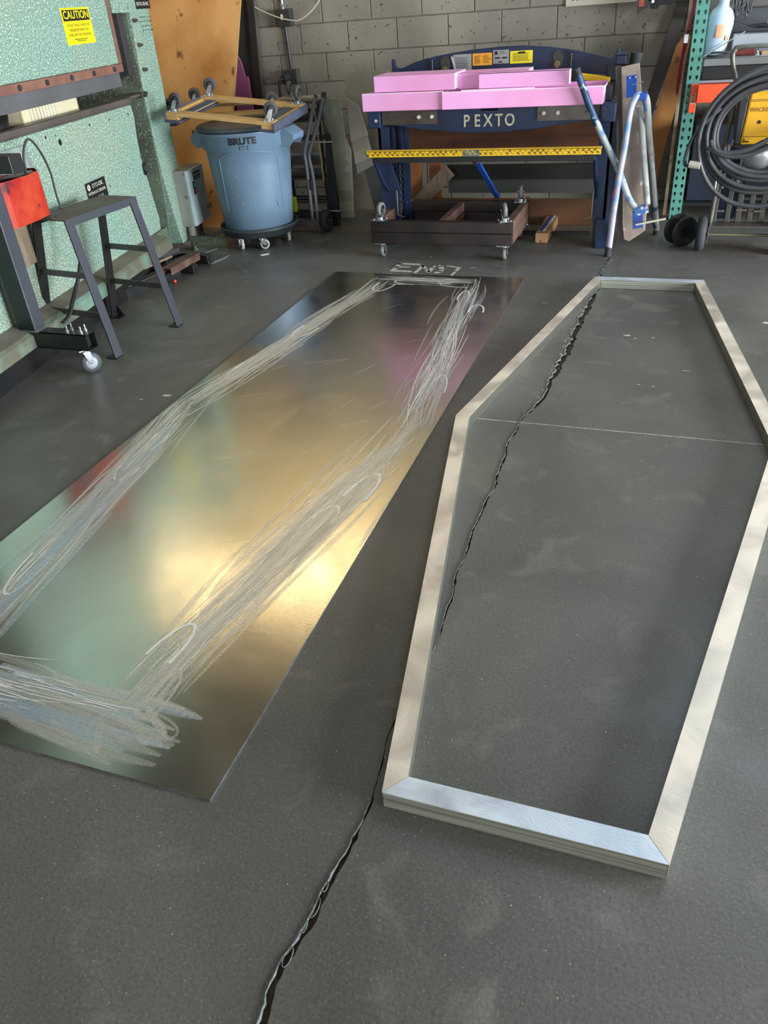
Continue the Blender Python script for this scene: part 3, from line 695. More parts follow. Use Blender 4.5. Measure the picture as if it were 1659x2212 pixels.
MB().cyl((.11, .33, .247), (.135, .33, .247), .018, 16).cyl((.135, .33, .247), (.14, .33, .247), .013, 16).build('door_knob', M('brass', '#8E8468', .4, .6), cb, world=False)
m = MB(); m.tube([(.03, .15, .15), (.03, .15, .10), (.03, .145, .05), (.02, .14, .0)], .028, 12)
for k in range(14): m.lathe((.03, .149-.0005*k, .145-.010*k), [(.0285, -.003), (.031, 0), (.0285, .003)], 14)
m.build('flexible_conduit', M('conduit_grey', '#8C908E', .5), cb, world=False)
MB().tube(smooth_path([(.05,.22,.15),(.055,.225,.08),(.07,.24,.02),(.12,.30,.008)], 5), .010, 8).tube(smooth_path([(.06,.27,.15),(.06,.27,.07),(.09,.3,.03),(.2,.42,.04),(.32,.56,.06)], 6), .012, 8).build('power_cable', hoseb, cb, world=False)

# ------------------------------------------------------------------ steel offcuts on the floor by the press
pcs = [
 ('steel_channel', 'long black steel channel on the floor along the press base', steel_blk, [((-3.26,3.50,.03),(-3.10,4.43,.03),.07,.06)]),
 ('flat_bar', 'pale flat bar lying on the long black channel', steel_bar, [((-3.29,3.46,.064),(-3.11,4.44,.064),.075,.006)]),
 ('wood_lath', 'dusty lath between the press lip and the black channel', woodd, [((-3.30,3.66,.10),(-3.20,4.52,.10),.06,.015)]),
 ('angle_iron', 'thin angle iron leaning behind the lath', steel_dk, [((-3.33,3.9,.125),(-3.16,4.62,.10),.03,.004),((-3.345,3.9,.14),(-3.175,4.62,.115),.004,.03)]),
 ('rusty_channel', 'short rusty channel piece on top of the steel pile', rust, [((-3.06,4.26,.095),(-3.06,4.62,.095),.07,.006),((-3.027,4.26,.075),(-3.027,4.62,.075),.006,.045),((-3.093,4.26,.075),(-3.093,4.62,.075),.006,.045)]),
 ('flat_bar', 'wide dusty flat bar under the rusty channel', steel_bar, [((-3.22,4.36,.064),(-3.06,4.86,.064),.09,.008)]),
]
for nm, lb, mt, bars in pcs:
    m = MB()
    for p, q, a, b in bars: m.bar(p, q, a, b)
    solo(m, nm, mt, lb, 'steel offcut' if 'lath' not in nm else 'wood strip', .0015)
for nm, lb, p, q, s_ in (('square_tube', 'black square tube poking out under the rusty channel', (-3.40,4.52,.03), (-2.99,4.49,.03), .055),
                         ('square_tube', 'black square tube end beside the green floor plate', (-3.40,4.74,.045), (-2.97,4.66,.045), .06)):
    t_ = thing(nm, lb, 'steel offcut', ((p[0]+q[0])/2, (p[1]+q[1])/2, 0))
    MB().bar(p, q, s_, s_).build('tube_body', steel_blk, t_, .003)
    MB().bar((q[0]-.004, q[1], q[2]), (q[0]+.0008, q[1], q[2]), s_*.78, s_*.78).build('hollow_end', black, t_)
gp = thing('floor_plate', 'green angle plate bolted to the floor past the press', 'metal plate', (-3.15, 4.9, 0))
MB().prism([(-3.42,4.70),(-3.00,4.70),(-2.965,4.80),(-2.965,4.90),(-3.10,5.12),(-3.42,5.12)], 0, .008, 'Z').build('plate', M('dusty_green', '#6C7264', .7, 0, '#5A5A4E', 9), gp)
MB().box((-3.42, 5.112, .008), (-3.10, 5.12, .075)).build('flange', green_dk, gp)
MB().cyl((-3.30,5.0,.008), (-3.30,5.0,.022), .03, 6).cyl((-3.30,5.0,.022),(-3.30,5.0,.04),.014,8).build('anchor_bolt', steel_bar, gp)
solo(MB().lathe((-3.02, 4.27, .012), [(0,-.012),(.010,-.006),(.012,0),(.008,.008),(0,.012)], 8), 'wire_nut', M('red_cap', '#D2452F', .5), 'tiny red wire nut on the floor beside the steel pile', 'wire nut')

# ------------------------------------------------------------------ steel stool
st = thing('steel_stool', 'dark steel A-frame stand with flat top and crossbars beside the press', 'steel stand', (-2.82, 3.36, 0))
T = {'NR': (-2.815,3.185,.655), 'FR': (-2.765,3.715,.655), 'NL': (-3.035,3.215,.655), 'FL': (-2.995,3.745,.655)}
Fo = {'NR': (-2.625,3.06,0), 'FR': (-2.545,3.585,0), 'NL': (-3.115,3.13,0), 'FL': (-3.03,3.66,0)}
def cn(*k): return [Vector(T[x]) for x in k]
a, b, c, d = cn('NR', 'FR', 'FL', 'NL')
y_ = (b-a).normalized()
m = MB(); tp = [a, b, c, d]
m.add(tp+[p-Vector((0,0,.006)) for p in tp], [(0,1,2,3), (7,6,5,4), (0,4,5,1), (1,5,6,2), (2,6,7,3), (3,7,4,0)])
m.build('top_plate', M('dusty_top', '#6A6258', .6, .3, '#5A5550', 9), st, .001)
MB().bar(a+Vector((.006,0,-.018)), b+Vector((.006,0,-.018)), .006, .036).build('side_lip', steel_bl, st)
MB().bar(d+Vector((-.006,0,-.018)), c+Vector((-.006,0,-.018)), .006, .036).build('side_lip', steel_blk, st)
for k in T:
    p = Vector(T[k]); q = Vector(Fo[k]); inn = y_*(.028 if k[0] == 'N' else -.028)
    MB().bar(p+inn+Vector((0,0,-.003)), q+inn+Vector((0,0,.0)), .056, .010, up=(1,0,.3)).build('leg', steel_bl if k[1] == 'R' else steel_blk, st, .001)  # lit right and shaded left, lips too, painted as two steels
    sx = -1 if k[1] == 'R' else 1; qq = q+inn
    MB().box(qq+Vector((sx*.055,-.028,0)), qq+Vector((-sx*.006,.028,.006))).prism([(qq.x+sx*.05,.006),(qq.x,.006),(qq.x+sx*.018,.066)], qq.y+.018, qq.y+.024, 'Y').build('foot', steel_blk, st)
for e in ('N', 'F'):
    for z in (.205, .395):
        p = Vector(T[e+'L']).lerp(Vector(Fo[e+'L']), 1-z/.655); q = Vector(T[e+'R']).lerp(Vector(Fo[e+'R']), 1-z/.655); off = y_*(.02 if e == 'N' else -.02)
        MB().bar(p+off, q+off, .010, .030).build('crossbar', steel_dk, st, .001)
for f_ in (.1, .13, .8, .9):
    p = a.lerp(b, f_)+(d-a)*(.3+.3*((f_*37) % 1)); MB().cyl(p+Vector((0,0,0)), p+Vector((0,0,.001)), .006, 10).build('screw_hole', black, st)

# rolling stand at the left edge
rs_ = thing('rolling_stand', 'black square-tube rolling stand on casters at the left edge', 'steel stand', (-2.9, 2.89, 0))
m = MB(); m.box((-3.75, 2.85, .13), (-2.585, 2.854, .21)); m.box((-3.75, 2.916, .13), (-2.585, 2.92, .21)); m.box((-3.75, 2.85, .206), (-2.585, 2.92, .21)); m.box((-3.75, 2.85, .13), (-2.585, 2.92, .134))
m.build('base_beam', M('black_green_steel', '#1C2423', .4, .2, '#23231F', 5), rs_)
MB().box((-3.7, 2.856, .135), (-2.62, 2.914, .205)).build('beam_inside', black, rs_)
MB().box((-2.975, 2.85, .21), (-2.875, 2.92, .925)).build('post', steel_bl, rs_, .003)
MB().box((-2.976, 2.8485, .21), (-2.884, 2.85, .92)).build('post_shade', M('black_green_shade', '#19211F', .4, .2), rs_)  # thin dark sheet paints the shade on the front side of the post
MB().box((-3.75, 2.85, .926), (-2.715, 2.93, 1.0)).build('top_beam', steel_blk, rs_, .004)
MB().box((-2.7155, 2.855, .931), (-2.7145, 2.925, .995)).build('open_end', black, rs_)
MB().box((-3.75, 2.849, .9262), (-2.715, 2.8498, .929)).build('bright_edge', zinc, rs_)
MB().bar((-2.99,2.85,.213), (-2.86,2.85,.213), .012, .006).bar((-2.872,2.85,.213), (-2.872,2.92,.213), .008, .008).build('weld_bead', zinc, rs_)
for x in (-2.65, -3.17): caster(rs_, (x, 2.885, .13), -1, R(60 if x > -3 else 20), .05, .13, M('pale_hub', '#B9BDC6', .4, .2), M('tyre_grey', '#4C4E52', .6), .03, .075)
for x in (-2.70, -2.62):
    for y in (2.868, 2.902): MB().cyl((x,y,.21), (x,y,.245), .005, 8).cyl((x,y,.21), (x,y,.222), .010, 6).build('bolt', zinc, rs_)
MB().cyl((-2.98,2.845,.60), (-2.98,2.85,.60), .02, 16).build('plug', steel_bar, rs_)

# ------------------------------------------------------------------ wheeled bin
bn = thing('trash_bin', 'blue-grey round plastic bin with side handles, heaped with two dollies', 'bin', (-2.885, 5.27, 0))
bc = (-2.885, 5.27, 0)
MB().lathe(bc, [(0,.125),(.235,.125),(.248,.135),(.262,.30),(.285,.55),(.293,.66),(.312,.672),(.316,.755),(.325,.762),(.327,.775),(.318,.777),(.30,.775),(.29,.66),(.24,.15),(0,.14)], 56).build('bin_body', bingrey, bn)
for s_ in (-1, 1):
    m = MB()
    for y0, y1 in ((-.085,-.075), (.075,.085)):
        m.prism([(bc[0]+s_*.29,.665),(bc[0]+s_*.36,.66),(bc[0]+s_*.395,.70),(bc[0]+s_*.40,.73),(bc[0]+s_*.335,.775),(bc[0]+s_*.30,.775)], bc[1]+y0, bc[1]+y1, 'Y')
    m.prism([(bc[0]+s_*.315,.772),(bc[0]+s_*.337,.777),(bc[0]+s_*.402,.733),(bc[0]+s_*.395,.70),(bc[0]+s_*.39,.70),(bc[0]+s_*.394,.73),(bc[0]+s_*.335,.768)], bc[1]-.08, bc[1]+.08, 'Y')
    m.build('handle', bingrey, bn, .004)
fa = math.atan2(-5.27, 2.885)-R(3)      # the way its front faces
def onbin(x, z, dr=.001):
    r = .235+.027*max(0, min(1, (z-.13)/.17))+(.033*(z-.3)/.36 if z > .3 else 0)
    if z > .67: r = .312+.004*(z-.672)/.08
    a = fa+x/r; return Vector((bc[0]+(r+dr)*math.cos(a), bc[1]+(r+dr)*math.sin(a), z))
m = MB()
for pts in ([(-.215,z) for z in [.17+.03*i for i in range(16)]]+[(-.19+.38*i/14, .632+.032*math.sin(math.pi*(i/14)**.8)) for i in range(15)]+[(.215,.62-.03*i) for i in range(16)],):
    m.tube([onbin(a, b, .0) for a, b in pts], .0045, 6)
m.build('panel_ridge', bingrey, bn)
me = text_obj('BRUTE', .056, M('bin_print', '#15181B', .6), bn, Matrix.Identity(4), 'lettering', .05, .0004, 'CENTER', 1.12, fn=lambda c: onbin(c.x-.020, c.y+.727, .0012+c.z))
lm_ = MB(); lm_.add([onbin(x, z, .001) for x, z in ((-.045,.6745),(.015,.6745),(.015,.6995),(-.045,.6995))], [(0,1,2,3)])
lm_.build('emblem', M('bin_print', '#15181B', .6), bn)
lm_ = MB()
for (x0,x1,z0,z1) in ((-.042,.012,.677,.681),(-.039,.009,.684,.690),(-.042,.012,.693,.696)): lm_.add([onbin(x, z, .002) for x, z in ((x0,z0),(x1,z0),(x1,z1),(x0,z1))], [(0,1,2,3)])
lm_.build('emblem_marks', bingrey, bn)
MB().lathe(bc, [(0,.778),(.31,.778),(.335,.785),(.338,.800),(.32,.812),(.1,.815),(0,.813)], 48).build('bin_lid', M('lid_grey', '#4C5154', .45, 0, '#3F4346', 8), bn)
sc_ = MB(); rq = random.Random(4)
for i in range(46):
    x = -.12+rq.gauss(0,.03)+.0+(.0 if i % 3 else .03); z = rq.uniform(.2, .52); x += (.52-z)*.12; l = rq.uniform(.004,.02); a = rq.uniform(0, 3)
    w2 = .0011; dx, dz = l*math.cos(a)*.5, l*math.sin(a)*.5
    sc_.add([onbin(x-dx, z-dz, .0012), onbin(x+dx, z+dz, .0012), onbin(x+dx+w2, z+dz+w2, .0012), onbin(x-dx+w2, z-dz+w2, .0012)], [(0,1,2,3)])
sc_.build('scratches', M('scratch_white', '#B9C2C4', .6), bn, kind='stuff')
m = MB()
for i in range(8): m.add([onbin(.155+.02*math.sin(i/8*1.4)+k*.004*math.sin(i/7*math.pi), .34-.09*i/7, .0012) for k in (0, 1)], [])
v0 = len(m.v)-16
for i in range(7): m.f.append((v0+2*i, v0+2*i+1, v0+2*i+3, v0+2*i+2)); m.sm.append(False)
m.build('black_scuff', bindk, bn)
bd = thing('bin_dolly', 'round black five-wheel dolly under the blue-grey bin', 'dolly', (-2.885, 5.27, 0))
MB().lathe(bc, [(0,.085),(.25,.085),(.268,.09),(.272,.125),(.285,.128),(.285,.15),(.275,.15),(.272,.13),(0,.12)], 48).build('dolly_ring', bindk, bd)
for k, a in enumerate((-110, -62, 10, 82, 154)): caster(bd, (bc[0]+.21*math.cos(R(a)), bc[1]+.21*math.sin(R(a)), .085), -1, R(a+70+25*k), .035, .085, bindk, M('pale_tyre', '#A9A8A2', .6), .022, .05)

# furniture dollies
def dolly(label, Mx, L_, W_, strap=True):
    d = thing('moving_dolly', label, 'dolly', mat=Mx)
    hl, hw = L_/2, W_/2
    for s_ in (-1, 1):
        MB().box((-hl, s_*hw-(0 if s_ < 0 else .075), -.022), (hl, s_*hw+(.075 if s_ < 0 else 0), 0)).build('long_rail', wood, d, .002, world=False)
        MB().box((s_*hl-(0 if s_ < 0 else .085), -hw+.002, -.046), (s_*hl+(.085 if s_ < 0 else 0), hw-.002, -.0225)).build('end_rail', wood, d, .002, world=False)
        x0, x1 = (-hl-.012, -hl+.10) if s_ < 0 else (hl-.10, hl+.012)
        MB().box((x0, -hw-.01, -.062), (x1, hw+.01, -.0465)).box((-hl-.012 if s_ < 0 else hl+.001, -hw-.01, -.06), (-hl-.001 if s_ < 0 else hl+.012, hw+.01, -.004)).build('carpet_pad', felt, d, .005, world=False)
        MB().box((s_*hl-.03 if s_ > 0 else -hl+.005, -hw+.09, -.0225), (s_*hl-.005 if s_ > 0 else -hl+.03, hw-.09, -.012)).build('nailing_strip', wood, d, world=False)
        MB().box((s_*(hl-.09)-.03 , -hw+.076, -.0223), (s_*(hl-.09)+.03, hw-.076, -.018)).build('carpet_top', felt, d, world=False)
    for i, (sx, sy) in enumerate(((-1,-1),(1,-1),(1,1),(-1,1))):
        caster(d, (sx*(hl-.045), sy*(hw-.038), .0), 1, R((-8, 12, 78, 14)[i]+8), .045, .112, rubber, M('tyre_worn', '#4A4745', .7), .022, .065, world=False)
    return d
def rect_frame(p0, p1, p3):
    p0, p1, p3 = Vector(p0), Vector(p1), Vector(p3); x = (p1-p0).normalized(); y = (p3-p0); y = (y-x*y.dot(x)).normalized(); z = x.cross(y); c = (p1+p3)/2
    m = Matrix.Identity(4)
    for i in range(3): m[i][0] = x[i]; m[i][1] = y[i]; m[i][2] = z[i]; m[i][3] = c[i]
    return m
dolly('upturned wooden moving dolly with casters up, topmost on the bin', rect_frame((-3.233,4.869,.930), (-2.48,4.896,.845), (-3.247,5.426,.975)), .76, .56)
dolly('second upturned wooden moving dolly, underneath the topmost one on the bin', rect_frame((-3.572,5.30,.850), (-2.70,5.41,.856), (-3.638,5.828,.878)), .86, .52)

# ------------------------------------------------------------------ leaning sheets and boards on the left of the block wall
P = thing('plywood_sheet', 'tall orange-stained plywood sheet leaning behind the bin', 'plywood', (-4.0, 5.70, 0))
m = MB(); lean = [(5.654, 0), (6.535, 1.66), (6.55, 1.652), (5.672, -.0)]
m.prism([(5.654,0),(6.52,1.63),(6.537,1.621),(5.673,0)], -4.64, -3.415, 'X'); m.build('panel', ply, P, .001)
MB().prism([(5.6535,.002),(6.5195,1.629),(6.536,1.62),(5.672,.002)], -3.4149, -3.411, 'X').build('raw_edge', wood, P)
solo(MB().prism([(-3.62,0),(-3.47,0),(-3.47,.97),(-3.475,.99),(-3.50,.99),(-3.52,1.10),(-3.62,1.3)], 6.52, 6.535, 'Y'), 'pink_board', pinkdk, 'dull pink board standing behind the plywood sheet', 'board')
solo(MB().prism([(-3.60,0),(-3.42,0),(-3.38,1.6),(-3.60,1.6)], 6.58, 6.59, 'Y'), 'steel_sheet', M('dark_sheet', '#55544F', .5, .3, '#484640', 4), 'dark steel sheet leaning on the blocks behind the pink board', 'metal sheet')
t_ = thing('angle_post', 'dark steel angle standing against the block wall near the outlet', 'steel angle', (-3.40, 6.56, 0))
MB().bar((-3.455,6.52,0), (-3.365,6.56,1.75), .055, .006, up=(0,1,0)).build('web', M('brown_black', '#3B3430', .5, .3), t_); MB().bar((-3.427,6.55,0), (-3.337,6.59,1.75), .006, .05, up=(0,1,0)).build('flange', steel_bar, t_)
def outlet(nm, lb, x0, x1, z0, z1):
    t = thing(nm, lb, 'electrical box', ((x0+x1)/2, 6.64, z0)); MB().box((x0, 6.585, z0), (x1, 6.649, z1)).build('box_body', steel_dk if z0 > 1.2 else steel_bar, t, .004); return t
b1 = outlet('switch_box', 'dark wall switch box with a small white toggle', -3.19, -3.06, 1.315, 1.435)
MB().box((-3.185, 6.580, 1.32), (-3.065, 6.585, 1.43)).build('cover_plate', M('dark_cover', '#34332E', .5), b1, .001)
MB().box((-3.140, 6.572, 1.36), (-3.122, 6.580, 1.40)).build('toggle', white, b1, .002)
b2 = outlet('outlet_box', 'grey wall outlet box lower on the blocks with a plug in it', -3.185, -3.06, .915, 1.02)
MB().box((-3.18, 6.579, .92), (-3.065, 6.585, 1.015)).build('cover_plate', steel_dk, b2, .001)
MB().cyl((-3.14,6.579,.965), (-3.16,6.52,.96), .027, 16).tube(smooth_path([(-3.16,6.52,.96),(-3.175,6.49,.95),(-3.18,6.48,.90),(-3.17,6.47,.80),(-3.15,6.45,.6)], 5), .011, 8).build('plug_and_cord', rubber, b2)
solo(MB().cyl((-3.125,6.632,1.02), (-3.135,6.632,1.315), .012, 12), 'conduit', steel_dk, 'dark conduit between the two wall boxes', 'conduit')
solo(MB().cyl((-3.14,6.632,1.435), (-3.145,6.632,2.3), .012, 12).lathe((-3.14,6.632,1.435), [(.017,0),(.017,.03),(.012,.032)], 12), 'conduit', zinc, 'shiny conduit rising above the switch box', 'conduit')
solo(MB().tube(smooth_path([(-3.52,6.60,1.62),(-3.43,6.58,1.52),(-3.33,6.57,1.45),(-3.16,6.55,1.385),(-3.06,6.55,1.36),(-2.98,6.55,1.352),(-2.90,6.56,1.385),(-2.82,6.58,1.45),(-2.74,6.60,1.56),(-2.70,6.62,1.75)], 6), .0055, 8), 'white_cable', M('cable_white', '#B8B2A0', .5), 'off-white cable looping across the block wall', 'cable')
pb = thing('wall_board', 'pale board hung on the blocks, only its lower edge in view', 'sign board', (-.69, 6.64, 1.30))
MB().box((-.93, 6.63, 1.312), (-.44, 6.648, 2.0)).build('board', M('pale_board', '#C9C0A8', .6), pb, .002)
for i in range(8): MB().box((-.885+.03*i, 6.628, 1.345), (-.873+.03*i, 6.6299, 1.372)).build('print_mark', blue, pb)

tr_ = thing('tool_rail', 'dark rail of hanging tools high on the blocks at upper right', 'tool rack', (-.27, 6.6, 1.27))
MB().box((-.42, 6.56, 1.31), (.0, 6.60, 1.36)).build('rail', steel_blk, tr_, .002)
MB().prism([(-.425,1.245),(-.40,1.265),(-.36,1.275),(-.36,1.36),(-.43,1.36)], 6.50, 6.56, 'Y').build('tool_end', steel_dk, tr_, .002)
MB().box((-.42,6.495,1.285), (-.385,6.50,1.36)).build('orange_sticker', M('dull_orange', '#C2603A', .5), tr_)
MB().prism([(-.345,1.27),(-.30,1.265),(-.28,1.29),(-.22,1.285),(-.2,1.30),(-.12,1.30),(-.12,1.36),(-.35,1.36)], 6.50, 6.545, 'Y').build('tool_jaw', steel_blk, tr_, .002)
MB().cyl((-.33,6.49,1.31), (-.33,6.50,1.31), .010, 10).build('rivet', zinc, tr_)
# stacked boards left of the brake
def board(lb, poly, y, mat, t=.014, nm='board'): return solo(MB().prism(poly, y, y+t, 'Y'), nm, mat, lb, 'board', .0012)
board('tall grey fibreboard panel standing behind the other boards', [(-2.53,0),(-2.17,0),(-2.17,1.0),(-2.53,1.005)], 6.30, mdf)
board('narrow board with green-tinted top, frontmost of the left stack', [(-2.511,.216),(-2.423,.215),(-2.421,.43),(-2.429,.60),(-2.440,.86),(-2.604,.864),(-2.611,.751),(-2.552,.638),(-2.541,.404)], 5.95, mdf2)
board('grey strip just behind the green-tinted board, slightly longer', [(-2.53,.14),(-2.43,.138),(-2.425,.5),(-2.62,.85),(-2.60,.5)], 5.975, M('board_b', '#837E6C', .7))
board('longer pale strip showing its end below the green-tinted board', [(-2.55,.05),(-2.434,.05),(-2.42,.5),(-2.60,.80),(-2.61,.5)], 6.0, M('board_c', '#9C9680', .7))
board('longest strip of the left stack, reaching the floor', [(-2.545,.0),(-2.44,0),(-2.42,.5),(-2.56,.8),(-2.60,.4)], 6.025, M('board_d', '#8F8A75', .7))
board('wide tilted board with a slanted lower end, frontmost on the right', [(-2.44,.85),(-2.345,.80),(-2.285,.594),(-2.425,.55)], 6.06, mdf)
board('tilted board second from the front in the stepped stack', [(-2.43,.80),(-2.35,.78),(-2.285,.52),(-2.425,.475)], 6.08, M('board_e', '#8A8474', .7))
board('tilted board third from the front in the stepped stack', [(-2.43,.80),(-2.36,.76),(-2.275,.435),(-2.425,.382)], 6.10, M('board_f', '#96907C', .7))
board('tilted board fourth from the front in the stepped stack', [(-2.43,.80),(-2.36,.76),(-2.266,.377),(-2.42,.308)], 6.12, M('board_g', '#87857C', .7))
board('dark grey slab rearmost in the stepped stack, reaching the floor', [(-2.43,.6),(-2.36,.7),(-2.262,.40),(-2.222,.215),(-2.232,.0),(-2.29,.0)], 6.14, slate, .02)

# folded cart with twin bent tubes
fc = thing('folded_cart', 'folded grey cart with twin bent tube handles right of the bin', 'cart', (-2.6, 5.62, 0))
for i, pts in enumerate(([(-2.479,.914),(-2.545,.74),(-2.606,.575),(-2.613,.52),(-2.608,.44),(-2.606,.056)], [(-2.428,.905),(-2.50,.72),(-2.578,.56),(-2.588,.50),(-2.575,.40),(-2.572,.056)])):
    MB().tube(smooth_path([(x, 5.60+.02*i, z) for x, z in pts], 4), .0135, 12).build('handle_tube', M('cart_grey', '#6F7274', .4, .3), fc)
MB().cyl((-2.428,5.62,.905), (-2.42,5.62,.935), .018, 12).build('end_cap', rubber, fc); MB().cyl((-2.479,5.6,.912), (-2.474,5.6,.922), .014, 12).build('end_cap', steel_dk, fc)
MB().box((-2.60,5.585,.30), (-2.575,5.60,.375)).build('latch', rubber, fc, .003)
MB().box((-2.86,5.57,.035), (-2.545,5.61,.085)).build('cross_member', steel_bar, fc, .003)
for x in (-2.64,-2.60): MB().cyl((x,5.565,.055), (x,5.57,.055), .009, 10).build('bolt', zinc, fc)
w_ = MB().lathe((-2.495,5.60,.08), [(.04,-.03),(.062,-.032),(.078,-.022),(.08,0),(.078,.022),(.062,.032),(.04,.03),(.04,-.03)], 28, 'X').build('wheel', M('black_tyre', '#1E1F22', .7), fc)
MB().lathe((-2.495,5.60,.08), [(0,-.015),(.04,-.018),(.04,.018),(0,.015)], 18, 'X').cyl((-2.55,5.60,.08), (-2.45,5.60,.08), .007, 8).build('hub', steel_bar, w_)
# clutter shelf behind the bin
sf = thing('wire_rack', 'low grey metal rack with slatted shelves behind the folded cart', 'rack', (-2.7, 5.9, 0))
for x in (-2.93, -2.555):
    for y in (5.80, 6.0): MB().box((x-.008,y-.008,0), (x+.008,y+.008,.86)).build('upright', steel_blk, sf)
for z, k in ((.05, 4), (.16, 3), (.33, 4), (.44, 4), (.60, 3), (.73, 3), (.85, 3)):
    for j in range(k): MB().box((-2.93, 5.80+.2*j/(k-1)-.011, z), (-2.555, 5.80+.2*j/(k-1)+.011, z+.014)).build('slat', steel_bar if z > .3 else steel_dk, sf)
MB().box((-2.93,5.783,.44), (-2.555,5.789,.50)).build('front_lip', steel_bar, sf); MB().box((-2.93,5.783,.60), (-2.555,5.789,.603)).build('rim', white, sf)
solo(MB().cyl((-2.86,5.86,.372), (-2.585,5.86,.372), .03, 16), 'metal_canister', M('dull_canister', '#6E6A68', .45, .4), 'dull metal canister lying on the wire rack below mid height', 'canister')
solo(MB().cyl((-2.86,5.86,.485), (-2.60,5.86,.485), .028, 16), 'pipe_roll', M('light_pipe', '#8C8D8C', .5), 'grey pipe lying on a wire rack shelf above the canister', 'pipe')
solo(MB().box((-2.90,5.82,.746), (-2.58,5.98,.80)), 'flat_box', M('dark_box', '#4A4743', .7), 'flat dark box on the upper wire rack shelf', 'box', .003)
solo(MB().box((-2.92,5.81,.864), (-2.56,5.99,.885)), 'fibreboard_sheet', mdf, 'flat grey panel on top of the wire rack', 'panel', .002)
yj = thing('yellow_jug', 'bright yellow-green container low beside the bin', 'container', (-2.86, 5.79, .064))
MB().box((-2.905,5.75-.0,.100), (-2.812,5.79,.21)).build('container_body', ybright, yj, .006); MB().box((-2.90,5.752,.065), (-2.817,5.79,.0995)).build('dark_base', rubber, yj, .004); MB().box((-2.885,5.758,.2105), (-2.84,5.784,.232)).build('container_cap', white, yj, .004)
bpn = thing('black_slab', 'tall narrow black panel standing between cart and grey boards', 'panel', (-2.50, 5.75, 0))
MB().prism([(-2.535,0),(-2.455,0),(-2.465,.64),(-2.475,.66),(-2.50,.66),(-2.508,.64)], 5.755, 5.775, 'Y').build('panel', black, bpn, .002)
MB().cyl((-2.66,5.748,.60), (-2.45,5.748,.60), .004, 8).build('rod', white, bpn); MB().cyl((-2.66,5.748,.115), (-2.44,5.748,.115), .004, 8).build('rod', white, bpn)
solo(MB().tube([(-2.553,5.74,.60),(-2.545,5.735,.50),(-2.54,5.73,.34)], .006, 8).tube([(-2.565,5.745,.86),(-2.553,5.74,.60)], .004, 8), 'lever_rod', M('yellowed_lever', '#A39468', .5), 'thin rod with yellowed lower half hanging by the black panel', 'rod')

# ------------------------------------------------------------------ box-and-pan brake
br = thing('sheet_brake', 'navy blue floor-standing sheet metal brake with a yellow foot treadle', 'machine', (-1.2, 5.5, 0))
def arc(x0, x1, z0, zm, n=12): return [(x0+(x1-x0)*i/n, z0+(zm-z0)*math.sin(math.pi*i/n)) for i in range(n+1)]
ap = [(-1.97,.846),(-1.97,.775)]+[(x, z) for x, z in arc(-1.86, -.53, .762, .700, 16)]+[(-.42,.775),(-.42,.846),(-1.12,.846),(-1.13,.826),(-1.235,.826),(-1.245,.846)]
MB().prism(ap, 5.30, 5.34, 'Y').build('front_beam', navy, br, .003)
MB().prism([(-1.13,.8255),(-1.122,.846),(-1.243,.846),(-1.235,.8255)], 5.341, 5.36, 'Y').build('beam_notch', black, br)
MB().box((-1.96, 5.341, .832), (-.43, 5.74, .848)).build('bed_top', M('bed_top', '#8C7C80', .45, .3, '#6F625F', 5), br, .002)  # pinkish tint paints the reflected pink channels into the steel
for x0, x1 in ((-1.978,-1.892),(-.502,-.412)):
    MB().box((x0, 5.265, .745), (x1, 5.34, .850)).build('corner_block', navy, br, .006)
MB().cyl((-1.92,5.262,.79), (-1.92,5.266,.79), .009, 12).build('bolt', white, br)
for x in (-.475,-.475): pass
MB().cyl((-.482,5.262,.82), (-.482,5.267,.82), .006, 10).cyl((-.482,5.262,.785), (-.482,5.267,.785), .006, 10).build('bolt', steel_dk, br)
MB().box((-1.886,5.284,.760), (-1.516,5.2995,.848)).build('end_plate', M('plate_brown_steel', '#5A4F48', .45, .5, '#473C37', 6), br, .001)
MB().box((-.877,5.284,.760), (-.508,5.2995,.846)).build('end_plate', M('plate_grey_steel', '#6B665F', .45, .5, '#56504A', 6), br, .001)
for x in (-1.633,-1.546,-.837,-.752): MB().cyl((x,5.274,.803), (x,5.284,.803), .011, 14).build('bolt', white, br)
for x in (-1.844,-1.792,-.588): MB().cyl((x,5.2825,.804), (x,5.285,.804), .005, 10).build('screw_hole', black, br)
for x, ch_ in zip((-1.325,-1.256,-1.187,-1.118,-1.050), 'PEXTO'):
    text_obj(ch_, .098, cream, br, face_m((x, 5.2995, .767), (1,0,0), (0,0,1)), 'letter', .012, .004, 'CENTER', .82)
# arch at the back
top = [(-1.940,.90),(-1.940,1.105),(-1.925,1.105),(-1.918,1.065),(-1.895,1.048),(-1.86,1.052),(-1.78,1.080),(-1.70,1.098),(-1.60,1.112),(-1.50,1.123),(-1.35,1.135),(-1.2,1.141),(-1.05,1.140),(-.90,1.126),(-.80,1.112),(-.70,1.094),(-.60,1.070),(-.53,1.052),(-.505,1.046),(-.49,1.05),(-.475,1.07),(-.468,1.10),(-.455,1.10),(-.455,.90)]
MB().prism(top+[(-.60,.90),(-.8,.955),(-1.0,.985),(-1.2,.995),(-1.4,.985),(-1.6,.955),(-1.8,.90)], 5.70, 5.74, 'Y').build('rear_arch', navy, br, .004)
for x0, x1 in ((-1.945,-1.88),(-.515,-.45)): MB().box((x0,5.35,.85), (x1,5.699,.93)).box((x0, 5.60, .93), (x1, 5.699, 1.02)).build('side_arm', navy_dk, br, .005)
MB().box((-1.88,5.62,.90), (-.515,5.66,.97)).build('upper_blade', steel_dk, br, .002)
